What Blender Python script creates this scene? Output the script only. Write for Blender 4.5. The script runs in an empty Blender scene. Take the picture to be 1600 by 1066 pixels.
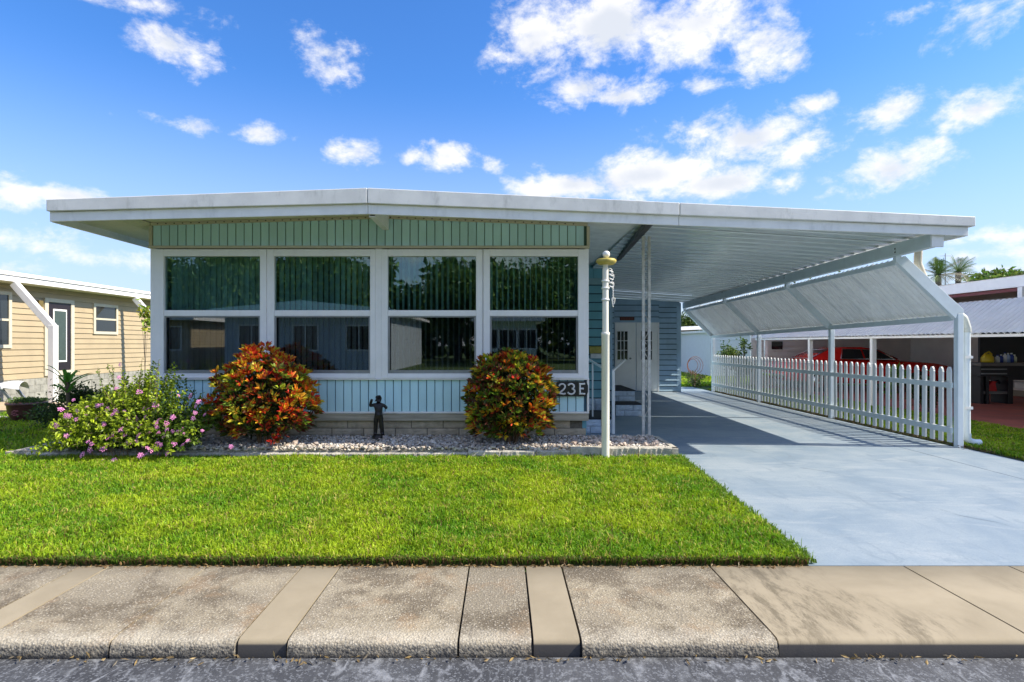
import bpy, math, random
import numpy as np
from mathutils import Vector, Matrix, noise as mnoise
random.seed(7); np.random.seed(7)
R = math.radians
sc = bpy.context.scene
col = sc.collection

# ------------------------------------------------------------------ camera, light, exposure
CX, CY, F, H = 785.0, 537.0, 900.0, 1.52          # photo measurements used to place things
cam_d = bpy.data.cameras.new('camera'); cam = bpy.data.objects.new('camera', cam_d); col.objects.link(cam)
cam.location = (0, 0, H); cam.rotation_euler = (R(90), 0, 0)
cam_d.sensor_width = 36; cam_d.lens = 20.25
cam_d.shift_x = (800 - CX) / 1600; cam_d.shift_y = (CY - 533) / 1600
cam_d.clip_start = 0.1; cam_d.clip_end = 2000
sc.camera = cam

SUN_TO = Vector((1.136, -0.11, 1.0)).normalized()
sun_d = bpy.data.lights.new('sun', 'SUN'); sun = bpy.data.objects.new('sun', sun_d); col.objects.link(sun)
sun_d.energy = 3.6; sun_d.angle = R(0.5); sun_d.color = (1.0, 0.915, 0.76)
sun.rotation_euler = SUN_TO.to_track_quat('Z', 'Y').to_euler()
sc.view_settings.view_transform = 'Standard'; sc.view_settings.look = 'None'
sc.view_settings.exposure = 1.13; sc.view_settings.gamma = 1.0
sc.view_settings.use_curve_mapping = False
sc.cycles.max_bounces = 8; sc.cycles.transparent_max_bounces = 12
sc.cycles.use_denoising = True

world = bpy.data.worlds.new('World'); sc.world = world; world.use_nodes = True
wt = world.node_tree; wt.nodes.clear()
def N(t, typ, **kw):
    n = t.nodes.new(typ)
    for k, v in kw.items():
        if k.startswith('i_'): n.inputs[k[2:].replace('_', ' ')].default_value = v
        else: setattr(n, k, v)
    return n
def M(t, op, a, b=None, c=None, clamp=False):
    n = t.nodes.new('ShaderNodeMath'); n.operation = op; n.use_clamp = clamp
    for i, v in enumerate((a, b, c)):
        if v is None: continue
        if isinstance(v, (int, float)): n.inputs[i].default_value = v
        else: t.links.new(v, n.inputs[i])
    return n.outputs[0]
def MixC(t, fac, a, b, mode='MIX'):
    n = t.nodes.new('ShaderNodeMix'); n.data_type = 'RGBA'; n.blend_type = mode
    for s, v in ((n.inputs[0], fac), (n.inputs[6], a), (n.inputs[7], b)):
        if isinstance(v, (int, float)): s.default_value = v
        elif isinstance(v, tuple): s.default_value = (*v[:3], 1)
        else: t.links.new(v, s)
    return n.outputs[2]
def MapR(t, v, a, b, c=0.0, d=1.0, smooth=True):
    n = t.nodes.new('ShaderNodeMapRange'); n.interpolation_type = 'SMOOTHSTEP' if smooth else 'LINEAR'
    t.links.new(v, n.inputs[0])
    for i, x in enumerate((a, b, c, d)): n.inputs[1 + i].default_value = x
    return n.outputs[0]

SKY = 0.115
sky = N(wt, 'ShaderNodeTexSky', sky_type='NISHITA', sun_disc=False)
sky.sun_elevation = math.asin(SUN_TO.z)
sky.sun_rotation = math.atan2(SUN_TO.x, SUN_TO.y)
sky.air_density = 1.1; sky.dust_density = 0.6; sky.ozone_density = 2.2; sky.altitude = 0
tc = N(wt, 'ShaderNodeTexCoord'); gen = tc.outputs['Generated']
sep = N(wt, 'ShaderNodeSeparateXYZ'); wt.links.new(gen, sep.inputs[0])
hs = N(wt, 'ShaderNodeHueSaturation'); hs.inputs['Saturation'].default_value = 1.24; hs.inputs['Value'].default_value = 0.97
wt.links.new(sky.outputs[0], hs.inputs['Color'])
# clouds: puffs placed by direction, broken up by noise
nz = N(wt, 'ShaderNodeTexNoise'); nz.inputs['Scale'].default_value = 11; nz.inputs['Detail'].default_value = 12; nz.inputs['Roughness'].default_value = 0.66
nz.inputs['Distortion'].default_value = 0.25
mp = N(wt, 'ShaderNodeMapping'); mp.inputs['Scale'].default_value = (1, 1, 1.5)
wt.links.new(gen, mp.inputs[0]); wt.links.new(mp.outputs[0], nz.inputs['Vector'])
clouds = [(840,70,85,75,1),(950,40,130,75,1.3),(1100,35,150,70,1.3),(1190,70,90,55,1),(1245,95,35,30,.8),(905,138,75,34,1),(975,148,80,30,1),(790,90,45,30,.7),
 (265,70,80,42,.9),(305,100,55,35,.9),(510,80,58,40,.9),(515,115,45,32,.8),(215,5,120,26,.8),(320,200,90,20,.75),(400,208,60,18,.85),(560,238,60,28,1),(700,244,48,28,1),(640,243,30,14,.6),
 (20,300,70,34,.95),(90,305,80,24,.9),(40,380,120,34,.72),(120,400,120,26,.5),(10,420,100,26,.5),(200,410,110,26,.45),
 (890,290,120,36,1.35),(1010,275,150,48,1.5),(1120,288,120,36,1.3),(1215,285,50,24,.8),(1095,205,90,40,.9),(1165,215,100,44,1),(1250,238,75,36,.95),(1385,265,105,48,1),(1430,245,55,34,.9),
 (1270,163,36,22,.8),(1393,172,58,38,1),(1535,168,75,42,1),(1530,35,72,48,.85),(1097,132,34,22,.6),(1480,196,26,16,.6),(1400,25,70,20,.5),
 (1560,368,120,20,.6),(1500,400,140,22,.5),(1580,420,160,26,.55),(1350,170,30,14,.4),(770,260,26,14,.5)]
def dirn(px, py): return Vector(((px - CX) / F, 1, (CY - py) / F)).normalized()
cur = None
for (px, py, a, b, s) in clouds:
    c = dirn(px, py); k = c.y
    vs = N(wt, 'ShaderNodeVectorMath', operation='SUBTRACT'); wt.links.new(gen, vs.inputs[0]); vs.inputs[1].default_value = c
    vm = N(wt, 'ShaderNodeVectorMath', operation='MULTIPLY'); wt.links.new(vs.outputs[0], vm.inputs[0])
    vm.inputs[1].default_value = (F / (a * k * .94), 3, F / (b * k * .94))
    vl = N(wt, 'ShaderNodeVectorMath', operation='LENGTH'); wt.links.new(vm.outputs[0], vl.inputs[0])
    v = M(wt, 'MULTIPLY_ADD', vl.outputs['Value'], -s, s)
    cur = v if cur is None else M(wt, 'MAXIMUM', cur, v)
# out-of-view sky: puffs from broad noise, thickened to light the house front
nb = N(wt, 'ShaderNodeTexNoise'); nb.inputs['Scale'].default_value = 3.2; nb.inputs['Detail'].default_value = 2
wt.links.new(mp.outputs[0], nb.inputs['Vector'])
back = MapR(wt, sep.outputs[1], 0.45, 0.2, 0, 1)
broad = M(wt, 'MULTIPLY', M(wt, 'MULTIPLY_ADD', nb.outputs[0], 3.2, -1.15), back)
low = MapR(wt, sep.outputs[2], 0.0, 0.1, 0, 1)
cur = M(wt, 'MAXIMUM', cur, M(wt, 'ADD', broad, M(wt, 'MULTIPLY_ADD', back, 0.6, -0.6)))
nf = N(wt, 'ShaderNodeTexNoise'); nf.inputs['Scale'].default_value = 38; nf.inputs['Detail'].default_value = 8; nf.inputs['Roughness'].default_value = .6
wt.links.new(mp.outputs[0], nf.inputs['Vector'])
dens = M(wt, 'ADD', M(wt, 'ADD', cur, M(wt, 'MULTIPLY_ADD', nz.outputs[0], 2.6, -1.36)), M(wt, 'MULTIPLY_ADD', nf.outputs[0], 1.0, -.5))
mask = MapR(wt, dens, 0.04, 0.95, 0, 1)
up = N(wt, 'ShaderNodeTexNoise'); up.inputs['Scale'].default_value = 9; up.inputs['Detail'].default_value = 6
mp2 = N(wt, 'ShaderNodeMapping'); mp2.inputs['Scale'].default_value = (1, 1, 1.5); mp2.inputs['Location'].default_value = (-.012, 0, -.02)
wt.links.new(gen, mp2.inputs[0]); wt.links.new(mp2.outputs[0], up.inputs['Vector'])
shade = MapR(wt, M(wt, 'ADD', cur, M(wt, 'MULTIPLY_ADD', up.outputs[0], 2.6, -1.3)), 0.40, 1.35, 1.0, 0.0)
ccol = MixC(wt, shade, (0.70, 0.735, 0.80), (1.0, 0.98, 0.965))
cs = N(wt, 'ShaderNodeVectorMath', operation='SCALE'); wt.links.new(ccol, cs.inputs[0]); cs.inputs['Scale'].default_value = 0.535 / SKY
hz = MapR(wt, sep.outputs[2], 0.0, 0.42, 0.80, 0.0)
hzc = N(wt, 'ShaderNodeVectorMath', operation='SCALE'); hzc.inputs[0].default_value = (0.60, 0.70, 0.90); hzc.inputs['Scale'].default_value = 0.52 / SKY
skyc = MixC(wt, hz, MixC(wt, 1.0, hs.outputs[0], (.56, .74, 1.0), 'MULTIPLY'), hzc.outputs[0])
wcol = MixC(wt, M(wt, 'MULTIPLY', mask, 0.96), skyc, cs.outputs[0])
bg = N(wt, 'ShaderNodeBackground'); bg.inputs['Strength'].default_value = SKY
wo = N(wt, 'ShaderNodeOutputWorld'); wt.links.new(wcol, bg.inputs['Color']); wt.links.new(bg.outputs[0], wo.inputs[0])

# ------------------------------------------------------------------ helpers
def P(px, py, d): return Vector(((px - CX) * d / F, d, H - (py - CY) * d / F))
def PX(px, d): return (px - CX) * d / F
def PZ(py, d): return H - (py - CY) * d / F
def wloc(o):
    v = Vector((0, 0, 0))
    while o is not None: v = v + o.location; o = o.parent
    return v
def tag(o, label=None, cat=None, group=None, kind=None):
    if label: o['label'] = label
    if cat: o['category'] = cat
    if group: o['group'] = group
    if kind: o['kind'] = kind
    return o
def thing(name, loc, label, cat, group=None):
    o = bpy.data.objects.new(name, None); o.empty_display_size = .1; col.objects.link(o); o.location = loc
    return tag(o, label, cat, group)
def link(name, mesh, parent=None, loc=None, rot=None, scale=None):
    o = bpy.data.objects.new(name, mesh); col.objects.link(o)
    if parent is not None: o.parent = parent
    if loc is not None: o.location = Vector(loc) - (wloc(parent) if parent is not None else Vector((0, 0, 0)))
    if rot is not None: o.rotation_euler = rot
    if scale is not None: o.scale = scale
    return o
def copy_tree(o, parent=None):
    c = o.copy(); col.objects.link(c); c.parent = parent
    for ch in list(o.children): copy_tree(ch, c)
    return c
class MB:
    def __init__(s): s.v = []; s.f = []; s.sm = []
    def add(s, vs, fs, smooth=False):
        n = len(s.v); s.v += [tuple(v) for v in vs]; s.f += [tuple(i + n for i in f) for f in fs]; s.sm += [smooth] * len(fs); return s
    def box(s, x0, y0, z0, x1, y1, z1):
        if x0 > x1: x0, x1 = x1, x0
        if y0 > y1: y0, y1 = y1, y0
        if z0 > z1: z0, z1 = z1, z0
        vs = [(x0,y0,z0),(x1,y0,z0),(x1,y1,z0),(x0,y1,z0),(x0,y0,z1),(x1,y0,z1),(x1,y1,z1),(x0,y1,z1)]
        return s.add(vs, [(0,3,2,1),(4,5,6,7),(0,1,5,4),(1,2,6,5),(2,3,7,6),(3,0,4,7)])
    def bar(s, a, b, w, h, up=(0, 0, 1)):
        a = Vector(a); b = Vector(b); d = (b - a).normalized(); u = Vector(up)
        if abs(d.dot(u)) > .98: u = Vector((0, 1, 0))
        r = d.cross(u).normalized(); u = r.cross(d).normalized()
        vs = [p + r * sx * w / 2 + u * sz * h / 2 for p in (a, b) for sx, sz in ((-1,-1),(1,-1),(1,1),(-1,1))]
        return s.add(vs, [(0,3,2,1),(4,5,6,7),(0,1,5,4),(1,2,6,5),(2,3,7,6),(3,0,4,7)])
    def tube(s, pts, r, n=8, cap=True):
        pts = [Vector(p) for p in pts]; rs = r if isinstance(r, (list, tuple)) else [r] * len(pts)
        rings = []; ref = None
        for i, p in enumerate(pts):
            d = (pts[min(i + 1, len(pts) - 1)] - pts[max(i - 1, 0)])
            d = d.normalized() if d.length > 1e-9 else Vector((0, 0, 1))
            if ref is None: ref = Vector((0, 1, 0)) if abs(d.y) < .9 else Vector((1, 0, 0))
            a = d.cross(ref).normalized(); b = a.cross(d).normalized(); ref = b
            rings.append([p + (a * math.cos(t) + b * math.sin(t)) * rs[i] for t in [2 * math.pi * k / n for k in range(n)]])
        vs = [v for ring in rings for v in ring]; fs = []
        for i in range(len(pts) - 1):
            for k in range(n):
                fs.append((i*n+k, i*n+(k+1)%n, (i+1)*n+(k+1)%n, (i+1)*n+k))
        s.add(vs, fs, True)
        if cap:
            s.add(rings[0], [tuple(range(n))]); s.add(rings[-1], [tuple(reversed(range(n)))])
        return s
    def lathe(s, prof, c, n=20):
        c = Vector(c); vs = []; fs = []
        for r, z in prof:
            for k in range(n):
                t = 2 * math.pi * k / n; vs.append(c + Vector((r * math.cos(t), r * math.sin(t), z)))
        for i in range(len(prof) - 1):
            for k in range(n): fs.append((i*n+k, i*n+(k+1)%n, (i+1)*n+(k+1)%n, (i+1)*n+k))
        return s.add(vs, fs, True)
    def prism(s, poly, axis, a, b):
        def mk(p, t):
            return (p[0], t, p[1]) if axis == 'y' else ((t, p[0], p[1]) if axis == 'x' else (p[0], p[1], t))
        n = len(poly); vs = [mk(p, a) for p in poly] + [mk(p, b) for p in poly]
        fs = [tuple(range(n)), tuple(range(2 * n - 1, n - 1, -1))] + [(i, i + n, (i + 1) % n + n, (i + 1) % n) for i in range(n)]
        return s.add(vs, fs)
    def grid(s, fn, nu, nv, smooth=True):
        vs = [fn(i / nu, j / nv) for j in range(nv + 1) for i in range(nu + 1)]
        fs = [(j*(nu+1)+i, j*(nu+1)+i+1, (j+1)*(nu+1)+i+1, (j+1)*(nu+1)+i) for j in range(nv) for i in range(nu)]
        return s.add(vs, fs, smooth)
    def mesh(s, name, mat, off=Vector((0, 0, 0)), fix=True):
        me = bpy.data.meshes.new(name); me.from_pydata([(v[0]-off.x, v[1]-off.y, v[2]-off.z) for v in s.v], [], s.f)
        me.polygons.foreach_set('use_smooth', s.sm)
        if fix:
            import bmesh
            bm = bmesh.new(); bm.from_mesh(me); bmesh.ops.recalc_face_normals(bm, faces=bm.faces); bm.to_mesh(me); bm.free()
        if mat: me.materials.append(mat)
        return me
    def build(s, name, mat, parent=None, bevel=0, fix=True, at=None, kind=None):
        off = wloc(parent) if parent is not None else Vector((0, 0, 0))
        if at is not None: off = Vector(at)
        o = bpy.data.objects.new(name, s.mesh(name, mat, off, fix)); col.objects.link(o)
        if parent is not None:
            o.parent = parent
            if at is not None: o.location = Vector(at) - wloc(parent)
        elif at is not None: o.location = at
        if bevel:
            m = o.modifiers.new('bevel', 'BEVEL'); m.width = bevel; m.segments = 2; m.limit_method = 'ANGLE'; m.angle_limit = R(40)
        if kind: o['kind'] = kind
        return o
def B(x0, y0, z0, x1, y1, z1): return MB().box(x0, y0, z0, x1, y1, z1)

# ------------------------------------------------------------------ materials
MATS = {}
def newmat(name):
    m = bpy.data.materials.new(name); m.use_nodes = True; t = m.node_tree
    b = t.nodes['Principled BSDF']; return m, t, b
def pos(t, sx=1, sy=1, sz=1):
    g = N(t, 'ShaderNodeNewGeometry')
    if (sx, sy, sz) == (1, 1, 1): return g.outputs['Position']
    mpn = N(t, 'ShaderNodeMapping'); mpn.inputs['Scale'].default_value = (sx, sy, sz); t.links.new(g.outputs['Position'], mpn.inputs[0]); return mpn.outputs[0]
def noi(t, v, scale, detail=4, rough=.5, dist=0):
    n = N(t, 'ShaderNodeTexNoise'); n.inputs['Scale'].default_value = scale; n.inputs['Detail'].default_value = detail
    n.inputs['Roughness'].default_value = rough; n.inputs['Distortion'].default_value = dist; t.links.new(v, n.inputs['Vector']); return n.outputs[0]
def vor(t, v, scale, feature='F1', out='Distance', rnd=1):
    n = N(t, 'ShaderNodeTexVoronoi', feature=feature); n.inputs['Scale'].default_value = scale; n.inputs['Randomness'].default_value = rnd
    t.links.new(v, n.inputs['Vector']); return n.outputs[out]
def bump(t, b, h, strength=.3, dist=.01):
    n = N(t, 'ShaderNodeBump'); n.inputs['Strength'].default_value = strength; n.inputs['Distance'].default_value = dist
    t.links.new(h, n.inputs['Height']); t.links.new(n.outputs[0], b.inputs['Normal'])
def pm(name, c, rough=.5, metal=0, var=.08, vs=6, bs=0, bstr=.2, bd=.004, dirt=0, dirtc=(.12,.10,.07), orand=0, stretch=(1,1,1), spec=.5):
    if name in MATS: return MATS[name]
    m, t, b = newmat(name); v = pos(t, *stretch)
    a = noi(t, v, vs, 5, .6)
    hi = tuple(min(1, x * (1 + var)) for x in c); lo = tuple(x * (1 - var) for x in c)
    cc = MixC(t, MapR(t, a, .3, .7), lo, hi)
    if dirt:
        dn = noi(t, pos(t, stretch[0]*1.3, stretch[1]*1.3, stretch[2]*.5), 4.5, 8, .7)
        cc = MixC(t, MapR(t, dn, .5, .78, 0, dirt), cc, dirtc)
    if orand:
        oi = N(t, 'ShaderNodeObjectInfo')
        h = N(t, 'ShaderNodeHueSaturation'); t.links.new(cc, h.inputs['Color'])
        t.links.new(MapR(t, oi.outputs['Random'], 0, 1, 1 - orand, 1 + orand, False), h.inputs['Value']); cc = h.outputs[0]
    t.links.new(cc, b.inputs['Base Color']); b.inputs['Roughness'].default_value = rough; b.inputs['Metallic'].default_value = metal
    b.inputs['Specular IOR Level'].default_value = spec
    t.links.new(MapR(t, a, .2, .8, max(0, rough - .06), min(1, rough + .1)), b.inputs['Roughness'])
    if bs: bump(t, b, noi(t, v, bs, 4, .6), bstr, bd)
    MATS[name] = m; return m

white = pm('white_vinyl', (.90,.88,.87), .38, var=.03, vs=3, dirt=.16, dirtc=(.42,.40,.36))
white_metal = pm('white_painted_metal', (.90,.885,.86), .35, var=.05, vs=4, bs=5, bstr=.06, bd=.01, dirt=.32, dirtc=(.38,.38,.36))
roof_trim_m = pm('roof_edge_metal', (.80,.79,.76), .40, 0, var=.08, vs=2.5, bs=3, bstr=.12, bd=.012, dirt=.5, dirtc=(.34,.34,.32))
cream = pm('cream_soffit', (.86,.82,.64), .5, var=.05, vs=2, dirt=.15)
aqua = pm('aqua_siding', (.54,.80,.88), .42, var=.05, vs=3, orand=.06, dirt=.12, dirtc=(.16,.26,.23), stretch=(1,1,.4))
blue_sk = pm('light_blue_siding', (.58,.85,.92), .40, var=.05, vs=3, orand=.05, dirt=.15, dirtc=(.24,.36,.44), stretch=(1,1,.4))
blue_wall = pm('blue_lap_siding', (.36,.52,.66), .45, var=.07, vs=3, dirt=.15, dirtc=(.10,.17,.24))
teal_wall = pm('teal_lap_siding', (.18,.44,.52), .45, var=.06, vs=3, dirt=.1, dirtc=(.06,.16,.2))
paint_post = pm('pale_blue_post_paint', (.76,.83,.87), .40, var=.04, vs=5, bs=30, bstr=.05, dirt=.15, dirtc=(.36,.38,.38))
rail_blue = pm('pale_grey_rail', (.66,.73,.74), .45, var=.05, vs=5, dirt=.12, dirtc=(.3,.32,.3))
picket_m = pm('white_picket', (.80,.81,.80), .42, var=.04, vs=6, orand=.05, dirt=.15, dirtc=(.40,.42,.36))
stone_tan = pm('tan_split_block', (.50,.42,.30), .9, var=.18, vs=9, bs=55, bstr=.7, bd=.012, orand=.1, dirt=.3)
stone_blue = pm('pale_blue_split_block', (.60,.68,.78), .85, var=.12, vs=10, bs=50, bstr=.7, bd=.012, orand=.06, dirt=.2, dirtc=(.24,.28,.36))
mortar = pm('mortar', (.16,.14,.11), .95, var=.2, vs=30)
wood = pm('weathered_wood', (.46,.41,.32), .85, var=.25, vs=6, bs=30, bstr=.5, stretch=(.3,3,6), dirt=.35)
dark = pm('dark_void', (.02,.022,.025), .9)
alu = pm('grey_aluminium', (.30,.31,.32), .4, .6, var=.08)
black_m = pm('black_paint', (.015,.015,.017), .4)
bronze = pm('dark_bronze', (.018,.017,.018), .32, .35, var=.3, vs=30, bs=60, bstr=.3)
brown_metal = pm('weathered_dark_metal', (.075,.07,.065), .5, .3, var=.2, vs=10)
lattice_m = pm('weathered_white_iron', (.52,.51,.48), .5, 0, var=.2, vs=14, dirt=.5, dirtc=(.13,.11,.09))
lamp_white = pm('ivory_lamp_post', (.82,.79,.70), .38, var=.08, vs=7, dirt=.2, dirtc=(.36,.34,.28), stretch=(1,1,.3))
gold = pm('mustard_disc', (.50,.40,.09), .45, var=.15, vs=14, dirt=.2)
beige_sid = pm('beige_lap_siding', (.41,.325,.205), .55, var=.05, vs=2, orand=.03, dirt=.08)
beige_trim = pm('cream_trim', (.58,.53,.42), .5, var=.04)
taupe_sid = pm('taupe_lap_siding', (.34,.29,.22), .55, var=.05, vs=2)
taupe2 = pm('warm_grey_siding', (.86,.79,.72), .55, var=.05, vs=2)
gray_block = pm('grey_concrete_block', (.30,.29,.26), .9, var=.2, vs=8, bs=60, bstr=.4, dirt=.3, orand=.12)
maroon = pm('maroon_paint', (.16,.012,.02), .45, var=.1)
red_floor = pm('red_brown_painted_slab', (.42,.12,.09), .6, var=.2, vs=1.5, dirt=.2)
tan_conc = pm('tan_concrete_path', (.48,.38,.25), .85, var=.12, vs=3, bs=80, bstr=.2, dirt=.2)
glass_dark = pm('dark_window_glass', (.02,.025,.028), .06, var=.1, spec=.9)
door_m = pm('pale_painted_door', (.90,.90,.88), .4, var=.04, vs=2, dirt=.1, dirtc=(.4,.4,.38))
brown_pl = pm('brown_plaque', (.07,.025,.02), .6)
terracotta = pm('glazed_red_brown_bowl', (.13,.05,.04), .35, var=.3, vs=12)
soil = pm('soil', (.06,.045,.03), .95, var=.3, vs=20, bs=40)
bark = pm('bark', (.13,.11,.09), .9, var=.3, vs=8, bs=30, bstr=.6, stretch=(1,1,.3))
car_red = pm('red_car_paint', (.80,.02,.015), .18, var=.03)
chrome = pm('chrome', (.7,.7,.7), .12, 1, var=.02)
rubber = pm('rubber', (.02,.02,.02), .8)
yellow_p = pm('yellow_plastic', (.70,.50,.02), .4)
blue_p = pm('blue_plastic', (.03,.06,.30), .35)
red_p = pm('red_plastic', (.55,.02,.02), .35)
wh_p = pm('white_plastic', (.75,.75,.75), .4)
corr_m = pm('white_corrugated_sheet', (.86,.87,.88), .24, 0, var=.06, vs=3, dirt=.25, dirtc=(.42,.43,.42), orand=.05)
curb_m = pm('pale_rough_curb_block', (.46,.43,.37), .9, var=.22, vs=9, bs=45, bstr=.9, bd=.015, orand=.08, dirt=.55, dirtc=(.13,.12,.09))
def translucent(m, f, c):
    t = m.node_tree; b = t.nodes['Principled BSDF']; out = t.nodes['Material Output']
    tl = N(t, 'ShaderNodeBsdfTranslucent'); tl.inputs[0].default_value = (*c, 1); mx = N(t, 'ShaderNodeMixShader'); mx.inputs[0].default_value = f
    t.links.new(b.outputs[0], mx.inputs[1]); t.links.new(tl.outputs[0], mx.inputs[2]); t.links.new(mx.outputs[0], out.inputs[0]); return m
translucent(corr_m, .02, (.85, .87, .88))
white_sid = pm('white_lap_siding', (.78,.80,.83), .5, var=.03)
green_sid = pm('pale_green_lap_siding', (.55,.66,.60), .5, var=.03)
mat_rub = pm('black_rubber_mat', (.03,.03,.035), .85, var=.2, vs=30)
pink_m = pm('pink_floret', (.70,.24,.52), .55, var=.25, vs=60)
stem_m = pm('brown_stem', (.16,.10,.06), .8, var=.2)

def ceiling_mat():
    m, t, b = newmat('glossy_ceiling_panel'); v = pos(t)
    a = noi(t, pos(t, .6, 2, 1), 2.5, 4, .6)
    t.links.new(MixC(t, MapR(t, a, .35, .7), (.70,.76,.76), (.77,.82,.82)), b.inputs['Base Color'])
    b.inputs['Roughness'].default_value = .17; b.inputs['Metallic'].default_value = .15; b.inputs['Specular IOR Level'].default_value = .8
    bump(t, b, noi(t, pos(t, .8, 3.2, 1), 3.0, 2, .5), .14, .02)
    return m
ceil_m = ceiling_mat()

def glass_mat(name, refl, trans, tint, rough=0.0):
    m = bpy.data.materials.new(name); m.use_nodes = True; t = m.node_tree; t.nodes.clear()
    out = N(t, 'ShaderNodeOutputMaterial'); mix = N(t, 'ShaderNodeMixShader'); tr = N(t, 'ShaderNodeBsdfTransparent'); gl = N(t, 'ShaderNodeBsdfGlossy')
    tr.inputs[0].default_value = (*[x * trans for x in tint], 1); gl.inputs[0].default_value = (*tint, 1); gl.inputs['Roughness'].default_value = rough
    fr = N(t, 'ShaderNodeLayerWeight'); fr.inputs['Blend'].default_value = .25
    t.links.new(M(t, 'MULTIPLY_ADD', fr.outputs['Fresnel'], .6, refl, True), mix.inputs[0])
    t.links.new(tr.outputs[0], mix.inputs[1]); t.links.new(gl.outputs[0], mix.inputs[2]); t.links.new(mix.outputs[0], out.inputs[0])
    bp = N(t, 'ShaderNodeBump'); bp.inputs['Strength'].default_value = .03; bp.inputs['Distance'].default_value = .01
    t.links.new(noi(t, pos(t), 1.3, 1), bp.inputs['Height']); t.links.new(bp.outputs[0], gl.inputs['Normal'])
    return m
glass_up = glass_mat('upper_window_glass', .11, .88, (.70,.86,.85))
glass_lo = glass_mat('screened_window_glass', .085, .60, (.86,.90,.92), .012)
blind_m = pm('sage_vertical_blind', (.80,.86,.82), .7, var=.1, vs=4, orand=.2)

def leaf_mat(name, attr=True, trans=.3, rough=.45, gain=1.0):
    m = bpy.data.materials.new(name); m.use_nodes = True; t = m.node_tree; b = t.nodes['Principled BSDF']; out = t.nodes['Material Output']
    if attr:
        a = N(t, 'ShaderNodeAttribute'); a.attribute_name = 'col'; c = a.outputs['Color']
    else:
        a = N(t, 'ShaderNodeObjectInfo'); c = a.outputs['Color']
    n2 = noi(t, pos(t), 25, 2)
    c = MixC(t, 1.0, c, MixC(t, MapR(t, n2, .3, .7), (.8*gain,)*3, (1.15*gain,)*3), 'MULTIPLY')
    t.links.new(c, b.inputs['Base Color']); b.inputs['Roughness'].default_value = rough; b.inputs['Specular IOR Level'].default_value = .35
    tl = N(t, 'ShaderNodeBsdfTranslucent'); t.links.new(c, tl.inputs[0])
    mx = N(t, 'ShaderNodeMixShader'); mx.inputs[0].default_value = trans
    t.links.new(b.outputs[0], mx.inputs[1]); t.links.new(tl.outputs[0], mx.inputs[2]); t.links.new(mx.outputs[0], out.inputs[0])
    return m
leaf_a = leaf_mat('leaf', True); leaf_o = leaf_mat('single_leaf', False); grass_m = leaf_mat('grass_blade', True, .42, .5)

def ground_mat(name, c1, c2, c3):
    m, t, b = newmat(name); v = pos(t)
    a = noi(t, v, .5, 6, .65); f = noi(t, v, 40, 4, .7)
    cc = MixC(t, MapR(t, a, .35, .65), c1, c2); cc = MixC(t, MapR(t, f, .4, .7), cc, c3)
    t.links.new(cc, b.inputs['Base Color']); b.inputs['Roughness'].default_value = .95; bump(t, b, f, .8, .03); return m
lawn_m = ground_mat('lawn_floor', (.045,.075,.012), (.07,.10,.015), (.05,.035,.015))
far_m = ground_mat('far_grass', (.07,.13,.02), (.09,.14,.03), (.04,.08,.015))

def drive_mat():
    m, t, b = newmat('painted_blue_driveway'); v = pos(t)
    a = noi(t, v, 1.1, 7, .62, .6); f = noi(t, v, 60, 4, .7); st = noi(t, pos(t, .5, 2.2, 1), 1.7, 6, .7, 1.2)
    cc = MixC(t, MapR(t, a, .34, .66), (.195,.26,.325), (.285,.34,.385))
    cc = MixC(t, MapR(t, st, .50, .68, 0, .7), cc, (.34,.385,.42))
    cc = MixC(t, MapR(t, noi(t, pos(t, 2.4, .6, 1), 1.4, 6, .7, 1.5), .54, .70, 0, .6), cc, (.17,.225,.275))
    spots = vor(t, v, 4.0); cc = MixC(t, MapR(t, spots, .0, .035, .75, 0), cc, (.10,.11,.12))
    cr = M(t, 'ABSOLUTE', M(t, 'ADD', noi(t, pos(t, .35, .8, 1), .9, 3, .5, .5), -.5))
    cc = MixC(t, MapR(t, cr, .0, .004, .22, 0), cc, (.14,.18,.22))
    cc = MixC(t, MapR(t, f, .42, .72, 0, .42), cc, (.16,.21,.26))
    t.links.new(cc, b.inputs['Base Color']); b.inputs['Roughness'].default_value = .62; bump(t, b, f, .5, .005); return m
drive_m = drive_mat()

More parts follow.
